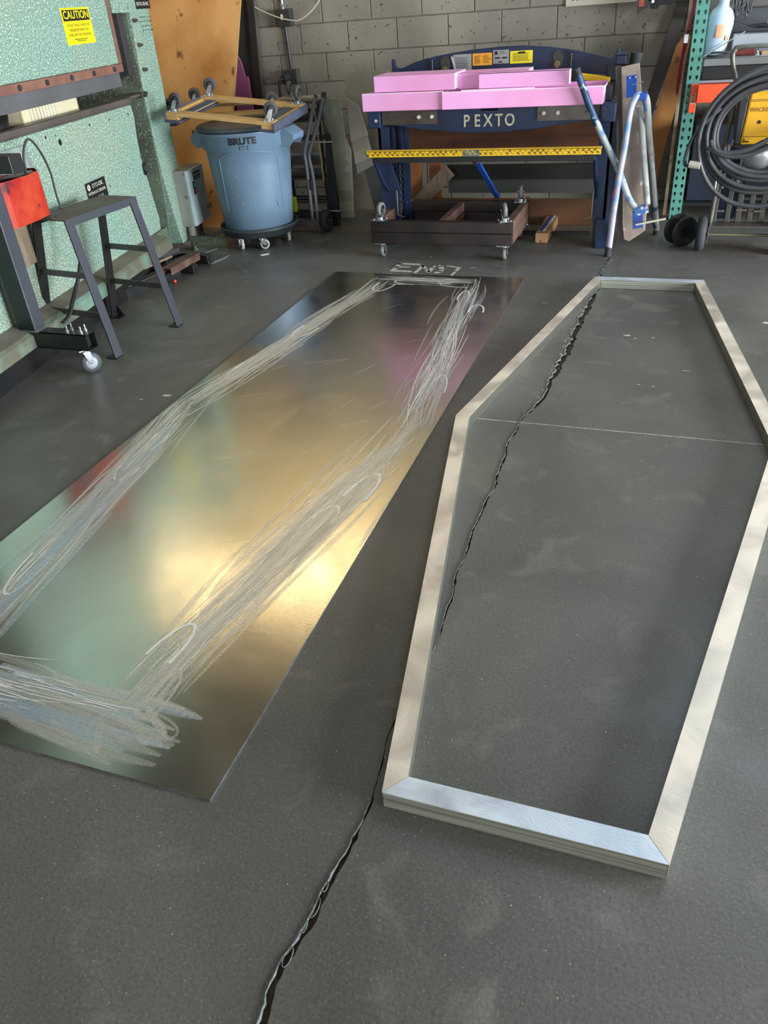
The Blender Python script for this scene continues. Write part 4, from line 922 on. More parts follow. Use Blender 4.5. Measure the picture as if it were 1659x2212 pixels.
for x in (-1.652, -.745):
    MB().cyl((x,5.685,.95), (x,5.685,1.09), .006, 8).build('threaded_rod', steel_bar, br)
    hx = MB()
    for k in range(12): hx.lathe((x,5.685,1.0+.007*k), [(.006,-.002),(.0095,0),(.006,.002)], 10)
    hx.build('spring', steel_dk, br); MB().box((x-.028,5.672,1.088), (x+.028,5.70,1.102)).build('rod_bracket', navy, br, .004)
for x, z in ((-1.566,1.056), (-.830,1.056)):
    m = MB(); pts = [(x+.031*math.cos(t), z+.02*(1 if math.sin(t) > 0 else -1)+.028*math.sin(t)) for t in [i*math.pi/10 for i in range(20)]]
    m.prism(pts, 5.690, 5.6995, 'Y'); m.build('slot_boss', M('dark_olive', '#3A3A34', .6), br, .002)
    MB().cyl((x,5.675,z-.025), (x,5.69,z-.025), .020, 14).cyl((x,5.668,z-.025), (x,5.676,z-.025), .008, 10).build('clamp_bolt', M('dull_brass', '#7B7052', .5, .5), br)
for nm, x0, x1, z0, z1, mt, dk in (('silver_label',-1.511,-1.388,1.017,1.112,silverl,0),('orange_label',-1.380,-1.253,1.043,1.112,M('label_orange','#EDA91C',.45,0,'#E8962A',9),1),
                           ('data_plate',-1.245,-1.142,1.048,1.124,silverl,2),('yellow_label',-1.134,-.990,1.044,1.114,yelsign,3)):
    lb = MB().box((x0,5.697,z0), (x1,5.6995,z1)).build(nm, mt, br)
    w_ = x1-x0; h_ = z1-z0; lm_ = MB(); rl = random.Random(dk)
    if dk == 1: cols = ((.08,.46),(.54,.94))
    else: cols = ((.12,.88),)
    if dk == 2: lm_.box((x0+.01*1, 5.6965, z1-.025), (x0+.03, 5.697, z1-.006)).box((x0+.012,5.6965,z0+.028), (x0+.045,5.697,z0+.036)).box((x0+.058,5.6965,z0+.028), (x0+.092,5.697,z0+.036)).box((x0+.035,5.6965,z0+.006), (x0+.06,5.697,z0+.013))
    if dk == 3: lm_.box((x0+w_*.35,5.6965,z1-.014), (x0+w_*.68,5.697,z1-.005))
    for c0, c1 in cols:
        n = 6 if dk != 2 else 2
        for k in range(n):
            zz = z1-h_*(.24+.11*k) if dk != 2 else z1-h_*(.12+.14*k); xa = x0+w_*(c0 if dk != 2 else .38); xb = x0+w_*(c1-rl.uniform(0,.14))
            lm_.box((xa,5.6965,zz), (xb,5.697,zz+.0028))
    lm_.build('label_print', black, lb)
MB().prism([(-1.525,1.10),(-1.517,1.105),(-1.49,1.02),(-1.498,1.015)], 5.69, 5.6965, 'Y').build('torn_film', white, br)
MB().bar((-.68,5.60,.965), (-.49,5.60,.935), .05, .035).build('yellow_gauge', yel, br, .004)
# legs
MB().box((-1.936,5.33,0), (-1.915,5.72,.75)).box((-1.936,5.33,0), (-1.86,5.345,.745)).build('leg', navy, br, .002)
MB().box((-1.86,5.40,.0), (-1.845,5.42,.745)).box((-1.815,5.44,.0), (-1.80,5.46,.745)).box((-1.86,5.47,.0), (-1.77,5.48,.745)).build('leg_web', navy, br)
MB().box((-.505,5.33,.16), (-.425,5.345,.75)).box((-.445,5.33,.16), (-.425,5.72,.75)).box((-.505,5.40,0), (-.49,5.42,.745)).build('leg', navy, br, .002)
MB().prism([(-.475,.0),(-.395,.0),(-.395,.13),(-.425,.18),(-.485,.18),(-.475,.14)], 5.29, 5.42, 'Y').build('foot_block', navy, br, .005)
MB().box((-1.95,5.28,.0), (-1.85,5.42,.10)).build('foot_block', navy, br, .005)
MB().prism([(-1.93,.60),(-1.87,.60),(-1.79,.36),(-1.80,.16),(-1.93,.16)], 5.30, 5.315, 'Y').build('gusset', navy, br, .002)
# treadle
tb = MB().box((-1.905,4.995,.615), (-.455,5.0,.650)).box((-1.905,4.995,.645), (-.455,5.045,.651))
tb.build('treadle', yel, br, .001)
MB().prism([(-1.915,.652),(-1.905,.652),(-1.885,.616),(-1.90,.616)], 4.99, 4.996, 'Y').build('treadle_end', steel_bar, br)
MB().box((-1.275,4.9935,.615), (-1.17,4.9949,.651)).build('bare_patch', M('bare_steel_patch', '#7E8077', .6, .3, '#6A7468', 40), br)
lz = MB(); rz_ = random.Random(8); k = 0; x = -1.89
lzd = MB()
while x < -.47:
    up_ = 1 if k % 2 else -1; zc_ = .634+(.007 if k % 2 else -.005)
    for dx, dz, s_ in ((0, 0, 1),):
        t = R(45)*up_; c_, s2 = math.cos(t), math.sin(t)
        pts = [(x+a*c_-b*s2, zc_+a*s2+b*c_) for a, b in ((-.0115,0),(0,.0036),(.0115,0),(0,-.0036))]
        (lzd if rz_.random() < (.75 if x < -1.28 else .45) else lz).prism(pts, 4.9925, 4.9955, 'Y')
    k += 1; x += .0165
lz.build('tread_lozenge', M('yellow_tread', '#D9AB1A', .5), br, kind='stuff'); lzd.build('worn_lozenge', M('worn_tread', '#4A3C20', .6), br, kind='stuff')
MB().box((-1.88,5.035,.575), (-.49,5.065,.612)).build('treadle_beam', steel_blk, br, .003)
MB().bar((-1.215,5.05,.60), (-1.185,5.60,.25), .035, .018).build('treadle_link', blue, br, .002)
MB().bar((-1.225,5.045,.60), (-1.213,5.09,.565), .03, .024).build('link_lug', steel_bar, br)
for x in (-.492,-1.875): MB().tube(smooth_path([(x,5.05,.60),(x,5.12,.52),(x,5.2,.43),(x,5.30,.36),(x,5.34,.30)], 4), .012, 8).build('side_arm_link', navy, br)
for x, s_ in ((-.51,-1),(-1.81,1)): MB().tube([(x,5.28,.36),(x,5.28,.20),(x+s_*.045,5.27,.19)], .006, 8).build('bent_rod', steel_bar, br)
sp = MB()
for k in range(30): sp.lathe((-1.835,5.38,.16+.011*k), [(.010,-.003),(.014,0),(.010,.003)], 10)
sp.build('return_spring', steel_blk, br)
ch2 = MB()
for k in range(14): ch2.tube([(-1.805+.007*math.cos(t)*(k % 2), 5.36+.007*math.cos(t)*(1-k % 2), .50-.021*k+.013*math.sin(t)) for t in [i*math.pi/5 for i in range(10)]], .0025, 5, True)
ch2.build('chain', steel_dk, br)

# timber and sheets behind the brake
solo(MB().box((-2.02,6.05,.40), (-.53,6.066,.745)), 'plywood_backing', M('brown_panel', '#6A3C20', .6, 0, '#402414', 4, .35, .7, 0, 60, stretch=(.5,1,4)), 'brown wood panel standing behind the brake opening', 'board')
solo(MB().box((-1.975,6.0,0), (-1.86,6.04,.42)), 'wood_post', M('orange_post', '#A86A38', .6, 0, '#8B5530', 5), 'orange-brown upright at the left behind the brake', 'post', .002)
solo(MB().box((-1.79,6.0,0), (-1.70,6.04,.42)), 'wood_post', M('orange_post2', '#9B5C30', .6, 0, '#7C4826', 5), 'orange-brown upright just right of the dark gap behind the brake', 'post', .002)
solo(MB().bar((-1.90,5.95,.10), (-1.62,5.95,.36), .05, .10), 'wood_plank', woodd, 'weathered plank slanting between the two uprights', 'plank', .002)
solo(MB().box((-1.68,6.10,.27), (-.55,6.14,.37)), 'dark_beam', steel_blk, 'black beam across the back under the brown wood panel', 'beam', .002)
solo(MB().box((-1.68,6.14,.165), (-.53,6.16,.27)), 'steel_sheet', slate, 'grey-green sheet strip below the black beam', 'panel')
solo(MB().box((-1.95,5.88,.0), (-.53,5.97,.165)), 'timber_beam', lumber, 'long brown timber lying on the floor behind the steel frames', 'timber', .003)
solo(MB().box((-1.0,5.60,.0), (-.55,5.63,.022)), 'steel_strip', steel_blk, 'thin dark strip on the floor in front of the long timber', 'metal strip')

# pink channels on the brake bed
def channel(lb, x0, x1, y0, y1, z0, z1, tilt=0, open_='top', lip=.0, flip=False):
    c = Vector(((x0+x1)/2, (y0+y1)/2, z0)); t = thing('pink_channel', lb, 'sheet metal part', c, R(tilt), 'pink film-covered channels on the brake')
    t['label'] = lb; w2, d2, h = (x1-x0)/2, (y1-y0)/2, z1-z0; tk = .0025
    m = MB(); m.box((-w2,-d2,0), (w2,-d2+tk,h)).box((-w2,d2-tk,0), (w2,d2,h))
    if open_ == 'top': m.box((-w2,-d2,0), (w2,d2,tk))
    else: m.box((-w2,-d2,h-tk), (w2,d2,h))
    m.build('folded_body', pink, t, 0, world=False)
    for s_ in (-1, 1):
        MB().box((s_*w2-(tk if s_ > 0 else 0), -d2+tk, tk), (s_*w2+(0 if s_ > 0 else tk), d2-tk, h*.96)).build('end_fold', pinkin, t, world=False)
    if open_ == 'top':
        MB().box((-w2,-d2,h), (w2,-d2+.022,h+.002)).build('top_lip', pink, t, world=False)
        MB().box((-w2,-d2-.0004,h-.0035), (w2,-d2,h+.002)).build('lip_edge', pinkin, t, world=False)
    return t
channel('pink channel lowest at the left end, with a stepped lip', -1.985, -1.445, 5.215, 5.50, .850, .950, -1.5)
channel('pink channel stacked on the left one, with a white cut end', -1.905, -1.375, 5.235, 5.48, .955, 1.045, -2, 'bottom')
channel('pink channel end standing in the middle behind the others', -1.385, -.95, 5.30, 5.52, .950, 1.035, 1, 'bottom')
channel('pink channel upper right, with bright white edges', -1.222, -.688, 5.205, 5.29, .957, 1.035, 0, 'bottom')
channel('long pink channel lowest at the right end', -1.452, -.488, 5.195, 5.50, .850, .945, .5)
solo(MB().box((-1.33,5.188,.9475), (-.885,5.203,.954)), 'white_strip', pinkin, 'thin white strip lying on the long right pink channel', 'strip')

# ------------------------------------------------------------------ two stacked steel caster frames
def cart(lb, z0, z1, up):
    t = thing('caster_frame', lb, 'dolly', (-1.417, 5.24, z0)); x0, x1, y0, y1 = -1.885, -.95, 4.93, 5.55; wd = .05
    mt = M('mill_scale', '#1F1B1A', .35, .2, '#362C28', 3, .4, .65, .05, 60)
    for a, b in (((x0,y0),(x1,y0+wd)), ((x0,y1-wd),(x1,y1))): MB().box((a[0],a[1],z0), (b[0],b[1],z1)).build('long_tube', mt, t, .004)
    for x in (x0, x1-wd): MB().box((x,y0+wd+.001,z0), (x+wd,y1-wd-.001,z1)).build('side_tube', rust, t, .004)
    MB().box((-1.44,y0+wd+.001,z0+.006), (-1.395,y1-wd-.001,z1-.006)).build('middle_tube', rust, t, .003)
    zz = z1 if up > 0 else z0
    for i, (x, y) in enumerate(((x0+.055,y0+.045),(x1-.055,y0+.045),(x1-.055,y1-.05),(x0+.055,y1-.05))):
        caster(t, (x, y, zz), up, R((80, 115, 95, 70)[i]+(0 if up > 0 else (10, -25, 30, 15)[i])), .044 if up > 0 else .042, .105 if up > 0 else .10, black, wheelg, .026, .085)
    return t
cart('brown steel frame rolling on its casters, lower of the two stacked', .100, .172, -1)
cart('brown steel frame turned over with its casters up, on top of the lower one', .1735, .243, 1)
wbk = thing('wood_block', 'pine block with a blue-edged slot lying on the floor by the frames', 'wood block', (-.82, 5.7, 0))
def q4(a, b, c, d, z0, z1): return MB().prism([a, b, c, d], z0, z1, 'Z')
q4((-.880,5.40),(-.800,5.40),(-.80,6.02),(-.88,6.02), 0, .062).build('block_body', M('pine_end', '#B98E62', .6, 0, '#9E744C', 9), wbk, .003)
q4((-.864,5.47),(-.842,5.46),(-.83,5.99),(-.85,6.0), .0622, .068).build('blue_lining', blue, wbk); q4((-.840,5.47),(-.825,5.49),(-.815,5.98),(-.828,6.0), .0622, .066).build('white_lining', white, wbk)
MB().box((-.843,5.3985,.0), (-.839,5.4005,.018)).build('saw_cut', black, wbk)

# ------------------------------------------------------------------ folding trestle leaning at the brake's right end
tt = thing('folding_trestle', 'folded wooden-topped trestle with blue and white tube legs leaning by the brake', 'sawhorse', (-.28, 5.3, 0))
def tw(p, q, poly, th):
    """board in a leaning plane"""
    pass
bt = MB(); A0, A1, B0, B1 = Vector((-.418,5.44,1.018)), Vector((-.315,5.44,1.034)), Vector((-.290,5.20,.085)), Vector((-.170,5.20,.140))
ny = Vector((-.02,.97,-.24)).normalized()*.035
pf = [A0, A1, A1.lerp(B1,.15)+Vector((.006,0,0)), A1.lerp(B1,.45)+Vector((.026,0,0)), A1.lerp(B1,.85)+Vector((.018,0,0)), B1, B0+Vector((.03,0,-.012)), B0, A0.lerp(B0,.9)+Vector((-.008,0,0)), A0.lerp(B0,.3)+Vector((.003,0,0))]
n = len(pf); bt.add(pf+[p+ny for p in pf], [tuple(range(n)), tuple(reversed(range(n,2*n)))]+[(i, i+n, (i+1) % n+n, (i+1) % n) for i in range(n)])
bt.build('board', M('worn_beam', '#A8978A', .75, 0, '#8E7A6B', 8, .35, .7, .1, 60, '#CFC8BC', 14, .68), tt, .003)
sb = MB(); pf2 = [p+Vector((-.036,.018,0)) for p in (A0, A0+Vector((.03,0,.006)), B0+Vector((.03,0,.0)), B0)]
sb.add([p+Vector((0,.004,0)) for p in pf2]+[p+ny*1.2 for p in pf2], [(0,1,2,3),(7,6,5,4),(0,4,5,1),(1,5,6,2),(2,6,7,3),(3,7,4,0)])
sb.build('side_board', M('brown_side', '#5F574F', .8, 0, '#7A4A4C', 5, .5, .7), tt, .002)  # side face in a darker brown than the board, with reddish patches
bw_ = M('tube_blue_white', '#A9B0AE', .4, 0, '#5C7FA4', 9, .5, .58, 0, 60, stretch=(1,1,1.4)); bl2 = M('tube_pale', '#A9A4B0', .4, 0, '#6C8DBE', 5, .45, .55, 0, 60, '#B98AA0', 5, .56); wh_ = M('tube_white_blue', '#B2B4AE', .45, 0, '#8C8C86', 9, .5, .6)
r_ = .0195
MB().tube(smooth_path([(-.635,5.16,1.02),(-.566,5.17,.865),(-.47,5.18,.682),(-.378,5.18,.525),(-.332,5.17,.44),(-.285,5.15,.345),(-.235,5.13,.285),(-.21,5.13,.275)], 5), r_, 12).build('leg', bw_, tt)
MB().cyl((-.644,5.158,1.04), (-.622,5.163,.99), .023, 14, .019).build('rubber_foot', rubber, tt)
MB().tube(smooth_path([(-.278,5.18,.895),(-.30,5.165,.885),(-.324,5.155,.82),(-.336,5.15,.63),(-.350,5.14,.48),(-.362,5.13,.29),(-.372,5.125,.045)], 5), r_, 12).build('leg', bl2, tt)
MB().cyl((-.372,5.125,.06), (-.374,5.12,.0), .019, 14, .023).build('rubber_foot', rubber, tt)
MB().tube(smooth_path([(-.262,5.22,.89),(-.240,5.24,.845),(-.213,5.33,.66),(-.175,5.43,.44),(-.135,5.55,.20),(-.112,5.66,.03)], 5), r_, 12).build('leg', wh_, tt)
MB().cyl((-.114,5.65,.05), (-.11,5.67,.0), .018, 14, .022).build('rubber_foot', rubber, tt)
MB().tube(smooth_path([(-.285,5.30,.82),(-.262,5.30,.74),(-.237,5.28,.60),(-.205,5.24,.45),(-.172,5.17,.30)], 5), r_*.95, 12).build('leg', wh_, tt)
pl1 = face_m((0,0,0), (1,0,0), (-.0,.24,.97))
MB().bar((-.350,5.385,.975), (-.338,5.35,.865), .058, .006, up=(0,-1,-.2)).build('hinge_plate', blue, tt, .001)
MB().bar((-.226,5.18,.265), (-.212,5.155,.165), .060, .006, up=(0,-1,-.2)).build('hinge_plate', blue, tt, .001)
MB().box((-.302,5.155,.865), (-.240,5.235,.905)).build('hinge_bracket', blue, tt, .005)
MB().bar((-.242,5.12,.268), (-.165,5.13,.292), .06, .045).build('hinge_bracket', M('bracket_worn', '#3C5B94', .5, 0, '#B9BDC0', 30, .5, .56), tt, .004)
MB().tube([(-.34,5.34,.93),(-.30,5.31,.94),(-.275,5.30,.948)], .003, 6).build('pin', zinc, tt)
MB().bar((-.225,5.12,.195), (-.055,5.12,.232), .012, .010).build('cross_stick', M('pale_stick', '#C4BCA6', .6), tt)
for p in ((-.357,5.372,.965),(-.325,5.372,.968)): MB().cyl(p, (p[0],p[1]-.008,p[2]), .005, 8).build('bolt', zinc, tt)
MB().box((-.46,5.55,1.02), (-.40,5.65,1.07)).box((-.465,5.54,1.068), (-.395,5.66,1.078)).build('arm_end', navy, br, .006)
MB().cyl((-.355,5.60,.98), (-.345,5.60,1.075), .034, 16).bar((-.45,5.62,1.0), (-.35,5.62,1.0), .03, .03).build('handle_knob', rubber, br, .004)

for pts, nm_ in (([(-.635,5.16,1.02),(-.566,5.17,.865),(-.505,5.178,.745)], 1), ([(-.180,5.418,.47),(-.157,5.485,.335),(-.135,5.55,.20),(-.117,5.64,.06)], 1), ([(-.2275,5.285,.765),(-.221,5.305,.72)], 2), ([(-.198,5.374,.575),(-.189,5.395,.53)], 2), ([(-.2475,5.232,.86),(-.236,5.257,.81)], 2)):
    MB().tube(pts, r_+.0006, 12).build('paint_band', M('band_navy', '#2A4A70', .35, 0, '#1E3452', 9, .4, .6, 0, 60, '#9DB0B4', 24, .66) if nm_ == 1 else M('band_grey_blue', '#7388A6', .5), tt)
# planks against the wall
solo(MB().bar((-.45,6.50,.0), (-.105,6.62,1.40), .085, .03, up=(0,1,0)), 'dark_post', M('dark_brown_post', '#38322B', .6), 'dark post leaning on the blocks left of the rack', 'post', .002)
solo(MB().prism([(-.30,0),(-.20,0),(-.155,.30),(-.085,.75),(-.06,1.1),(-.09,1.12),(-.145,1.05),(-.20,.80),(-.245,.58),(-.26,.3)], 6.40, 6.43, 'Y'), 'orange_plank', M('plank_orange', '#B5793A', .6, 0, '#8E5828', 3, .4, .7, 0, 60, '#6B431F', 9, .7), 'orange-brown plank leaning between dark post and rack', 'plank', .002)
solo(MB().bar((-.082,6.22,.0), (-.083,6.36,1.75), .022, .018, up=(0,1,0)), 'pale_strip', M('pale_strip', '#B5A88E', .65, 0, '#7C6444', 8), 'pale wood strip standing against the green rack upright', 'wood strip')
sp_ = thing('strap', 'dark red ratchet strap hanging on the rack upright', 'strap', (-.09, 6.18, .7))
MB().prism([(-.066,1.30),(-.05,1.30),(-.068,1.13),(-.082,.98),(-.088,.80),(-.095,.77),(-.107,.80),(-.105,.95),(-.095,1.08)], 6.17, 6.175, 'Y').build('webbing', red, sp_)
MB().tube(smooth_path([(-.05,6.15,1.34),(-.06,6.15,1.24),(-.078,6.15,1.15)], 4), .012, 8).build('rolled_end', M('strap_pink', '#A8505C', .85), sp_)
MB().box((-.098,6.14,1.075), (-.066,6.165,1.13)).build('buckle', zinc, sp_, .004)
# ------------------------------------------------------------------ storage rack
rk = thing('storage_rack', 'green perforated pallet rack upright with an orange beam at the right', 'rack', (0, 6.1, 0))
def upright(x0, x1, y, top):
    m = MB(); cols = 2; cw = (x1-x0)/cols; chh = .0508; z = .0
    while z < top:
        for c_ in range(cols):
            cx = x0+cw*(c_+.5)+(.001 if c_ else -.001); cz = z+chh/2
            hole = []; out = []
            for k in range(8):
                t = R(90+45*k); rx = .0085; 
                hz = {0:.0125,1:.0105,2:.002,3:-.009,4:-.015,5:-.009,6:.002,7:.0105}[k]; hx = {0:0,1:-.0065,2:-.0088,3:-.0048,4:0,5:.0048,6:.0088,7:.0065}[k]
                hole.append((cx+hx, cz+hz))
            L0, L1 = x0+cw*c_, x0+cw*(c_+1)
            out = [(cx,z+chh),(L0,z+chh),(L0,cz),(L0,z),(cx,z),(L1,z),(L1,cz),(L1,z+chh)]
            for yy in (y, y+.002):
                m.add([(a, yy, b) for a, b in out]+[(a, yy, b) for a, b in hole], [(k, (k+1) % 8, (k+1) % 8+8, k+8) for k in range(8)])
            m.add([(a, y, b) for a, b in hole]+[(a, y+.002, b) for a, b in hole], [(k, (k+1) % 8, (k+1) % 8+8, k+8) for k in range(8)])
        z += chh
    m.box((x0, y+.002, 0), (x0+.002, y+.065, z)); m.box((x1-.002, y+.002, 0), (x1, y+.065, z)); return m
upright(-.046, .032, 6.05, 2.1).build('upright', rackg, rk, fixn=False)
upright(-.046, .032, 6.56, 2.1).build('upright', rackg, rk, fixn=False)
for z in (.35, 1.2): MB().box((-.02, 6.117, z), (.005, 6.56, z+.03)).build('brace', rackg, rk)
MB().box((-.012,6.035,.685), (.030,6.049,.853)).build('beam_connector', orangep, rk, .002)
MB().box((.030,6.0,.745), (2.3,6.045,.850)).build('beam', orangep, rk, .004)
MB().box((-.006,6.0335,.735), (.022,6.0345,.795)).build('warning_sticker', M('pale_orange_sticker', '#E2A48A', .5), rk)
m = MB(); m.box((.004,6.032,.783), (.014,6.0333,.790)).box((.0,6.032,.748), (.017,6.0333,.752)).box((.007,6.032,.754), (.011,6.0333,.775)).build('sticker_mark', black, rk)
MB().box((.030,6.05,.853), (2.3,6.55,.868)).build('shelf_deck', M('deck_grey', '#8A8B8C', .5, .3), rk, .002)
MB().box((.034,6.56,.745), (2.3,6.60,.850)).build('beam', orangep, rk, .004)
upright(2.3, 2.378, 6.05, 2.1).build('upright', rackg, rk, fixn=False)
MB().box((.034,6.30,1.35), (2.3,6.34,1.42)).build('shelf_edge', steel_dk, rk)
MB().box((.034,6.05,.10), (2.3,6.55,.115)).build('lower_deck', steel_blk, rk)
solo(MB().box((.045,6.07,.870), (.62,6.35,.945)), 'black_crate', M('crate_black', '#151515', .6), 'low black crate under the metal tray on the rack shelf', 'crate', .004)
ty = thing('metal_tray', 'long grey metal tray on the rack shelf full of cords and brushes', 'tray', (.36, 6.1, .947))
m = MB(); prof = [(0,.0),(.0,.0)]
m.prism([(.045,.0+.948),(.72,.948),(.735,.990),(.73,.990),(.717,.952),(.05,.952),(.035,.990),(.03,.990)], 6.06, 6.24, 'Y')
m.box((.045,6.055,.948), (.725,6.062,.990)); m.box((.045,6.238,.948), (.725,6.245,.990)); m.build('tray_body', M('tray_grey', '#7C7D7B', .4, .4), ty, .001)
MB().tube([(.035,6.055,.992),(.73,6.055,.992),(.73,6.245,.992),(.035,6.245,.992)], .0045, 8, True).build('rolled_rim', zinc, ty)
jb = thing('plastic_bottle', 'large translucent pale-blue bottle with orange print standing in the tray', 'bottle', (.092, 6.16, .953))
MB().lathe((.092,6.155,.953), [(0,0),(.056,0),(.060,.008),(.070,.10),(.080,.19),(.082,.22),(.078,.255),(.062,.29),(.036,.312),(.031,.33),(.033,.37),(.030,.40),(0,.40)], 40).xf(Matrix.Translation((.092,6.155,.953)) @ Euler((0, R(4), 0)).to_matrix().to_4x4() @ Matrix.Translation((-.092,-6.155,-.953))).build('bottle_body', jug, jb)
def curved(cx, cy, r, a0, a1, z0, z1):
    m = MB(); n_ = 8
    for i in range(n_): 
        p = [(cx+r*math.cos(R(a0+(a1-a0)*(i+e)/n_)), cy+r*math.sin(R(a0+(a1-a0)*(i+e)/n_))) for e in (0, 1)]
        m.add([(p[0][0],p[0][1],z0),(p[1][0],p[1][1],z0),(p[1][0],p[1][1],z1),(p[0][0],p[0][1],z1)], [(0,1,2,3)])
    return m
curved(.102, 6.155, .0835, -98, -66, 1.10, 1.17).build('orange_print', stick_o, jb); curved(.102, 6.155, .0840, -54, -36, 1.085, 1.11).build('orange_print', stick_o, jb)
co = thing('cord_bundle', 'bundle of dark coiled cord at the left end of the tray', 'cord', (.14, 6.09, .955))
m = MB()
for k in range(5): m.tube([(.13+.075*math.cos(t)+.006*k, 6.10+.028*math.sin(t), .975+.006*k+.022*abs(math.cos(t*.5+k))) for t in [i*math.pi/12 for i in range(24)]], .0055, 7, True)
m.build('cord_loops', hoseb, co)
solo(MB().cyl((.035,6.04,1.005), (.262,6.10,1.125), .0042, 8), 'metal_rod', zinc, 'thin bright rod slanting up across the bottle', 'rod')
solo(MB().cyl((.225,6.10,1.018), (.335,6.11,1.012), .030, 20), 'bristle_roll', brush_r, 'dark red bristle roll lying in the tray', 'brush')
solo(MB().lathe((.352,6.10,1.0), [(0,-.03),(.018,-.022),(.024,0),(.014,.02),(0,.028)], 14), 'foil_wad', zinc, 'crumpled shiny wad right of the red bristle roll', 'wad')
solo(MB().box((.375,6.07,.972), (.70,6.12,1.018)), 'cardboard_piece', carp, 'tan cardboard piece at the right in the tray', 'cardboard', .003)
solo(MB().box((.20,6.26,.954), (.75,6.50,1.105)), 'grey_case', M('pale_grey_case', '#9EA2A6', .5), 'pale grey case behind the tray', 'case', .008)
solo(MB().lathe((.42,6.18,1.14), [(0,-.004),(.13,.0),(.145,.012),(.14,.016),(.12,.006),(0,.002)], 36), 'round_pan', steel_bl, 'dark blue-grey round pan on top of the case', 'pan')
solo(MB().box((.19,6.40,1.107), (.80,6.50,1.24)), 'sheet_offcut', M('dark_grey_panel', '#4A4C50', .6), 'dark grey sheet standing behind the round pan', 'panel', .004)
solo(MB().box((.22,6.28,1.25), (.80,6.38,1.31)).box((.24,6.27,1.31), (.76,6.39,1.345)), 'dusty_box', M('dusty_box', '#5A5650', .7), 'dusty box above the dark grey sheet', 'box', .004)
solo(MB().box((.385,6.16,1.158), (.40,6.20,1.23)).box((.405,6.16,1.158), (.42,6.20,1.235)), 'white_holder', white, 'small white slotted holder standing in the round pan', 'holder', .002)
m = MB(); rcb = random.Random(12)
for k in range(9):
    x = .17+.012*k; m.tube(smooth_path([(x,6.2,1.36),(x+rcb.uniform(-.02,.02),6.18,1.29),(x-.02+rcb.uniform(-.02,.03),6.17,1.22+rcb.uniform(-.03,.03)),(x+.02,6.2,1.34)], 5), .005, 6)
m.tube(smooth_path([(.17,6.18,1.25),(.20,6.17,1.19),(.25,6.17,1.165),(.29,6.16,1.150)], 5), .0035, 6)
solo(m, 'hanging_cables', hoseb, 'tangle of black cables hanging beside the bottle neck', 'cable')
solo(MB().box((.05,6.12,.116), (.30,6.5,.60)), 'dark_cabinet', navy_dk, 'dark blue case standing low on the rack behind the cart', 'case', .006)
solo(MB().box((.33,6.12,.116), (.95,6.5,.66)), 'black_case', M('case_black2', '#191B1F', .6), 'black case low on the rack, right of the dark blue case', 'case', .006)

# ------------------------------------------------------------------ hand cart with machine and hose
hc = thing('hand_cart', 'grey tube hand cart on rubber wheels at the right edge', 'hand cart', (.38, 5.35, 0))
tg = M('cart_tube', '#77766E', .4, .4, '#5C5A50', 9)
for x0 in (.160, .600):
    w_ = MB().lathe((x0,5.30,.103), [(.055,-.022),(.085,-.026),(.099,-.018),(.102,0),(.099,.018),(.085,.026),(.055,.022),(.055,-.022)], 32, 'X').build('wheel', M('dark_rubber', '#3A3C3F', .75, 0, '#2E3033', 12), hc)
    MB().lathe((x0,5.30,.103), [(0,-.012),(.055,-.016),(.055,.016),(0,.012)], 20, 'X').build('wheel_hub', steel_blk, w_)
MB().cyl((.14,5.30,.098), (.62,5.30,.098), .008, 10).build('axle', M('old_brass', '#8A8268', .45, .5), hc)
m = MB(); m.box((.196,5.235,.158), (.565,5.36,.163)); m.box((.196,5.235,.0+.06), (.201,5.36,.163)); m.box((.56,5.235,.0), (.565,5.27,.163)); m.build('base_frame', steel_bar, hc, .001)
hpz = [(.205,5.33,.163),(.212,5.31,.45),(.224,5.27,.74),(.226,5.25,.86),(.222,5.25,.93),(.196,5.25,1.0),(.182,5.25,1.06),(.190,5.25,1.088),(.215,5.25,1.098)]
MB().tube(smooth_path(hpz+[(.40,5.25,1.10),(.55,5.25,1.098),(.580,5.25,1.085),(.584,5.25,1.05),(.565,5.25,.98),(.545,5.25,.92),(.545,5.25,.8),(.55,5.3,.45),(.555,5.33,.163)], 4), .0125, 12).build('handle_tube', tg, hc)
for x, zt in ((.225,.41),(.30,.50),(.36,.36),(.425,.36),(.49,.36)): MB().box((x-.017,5.335,.163), (x+.012,5.365,zt)).build('rib', M('dark_rib', '#4B4740', .5, .3), hc, .003)
for x, z in ((.245,.225),(.37,.23),(.47,.225)): MB().box((x-.03,5.325,z), (x+.03,5.335,z+.012)).build('strap_clip', steel_bar, hc, .001)
for x in (.245, .325): MB().box((x-.008,5.33,.36), (x+.006,5.345,.60)).build('grey_stay', M('stay_grey', '#8E9294', .4, .3), hc)
MB().cyl((.20,5.29,.36), (.20,5.30,.42), .006, 8).build('pin', zinc, hc)
mc = thing('yellow_machine', 'yellow machine with black end strapped on the hand cart', 'machine', (.45, 5.4, .60))
MB().prism([(.305,.885),(.70,.890),(.70,.625),(.29,.62)], 5.20, 5.48, 'Y').build('yellow_body', M('machine_yellow', '#EDB01A', .35, 0, '#D89A16', 4), mc, .010)
MB().prism([(.250,.885),(.304,.885),(.289,.62),(.258,.62)], 5.205, 5.47, 'Y').build('black_end', M('machine_black', '#26282B', .5), mc, .008)
MB().box((.252,5.21,.8855), (.69,5.45,.889)).build('grey_top', M('pale_top', '#B7AFA4', .5), mc)
for z in (.845, .838, .66): MB().box((.30,5.1975,z), (.70,5.2005,z+.0035)).build('groove', M('groove_brown', '#8A6410', .6), mc)
MB().cyl((.372,5.1965,.735), (.372,5.1995,.735), .009, 16).build('round_hole', black, mc)
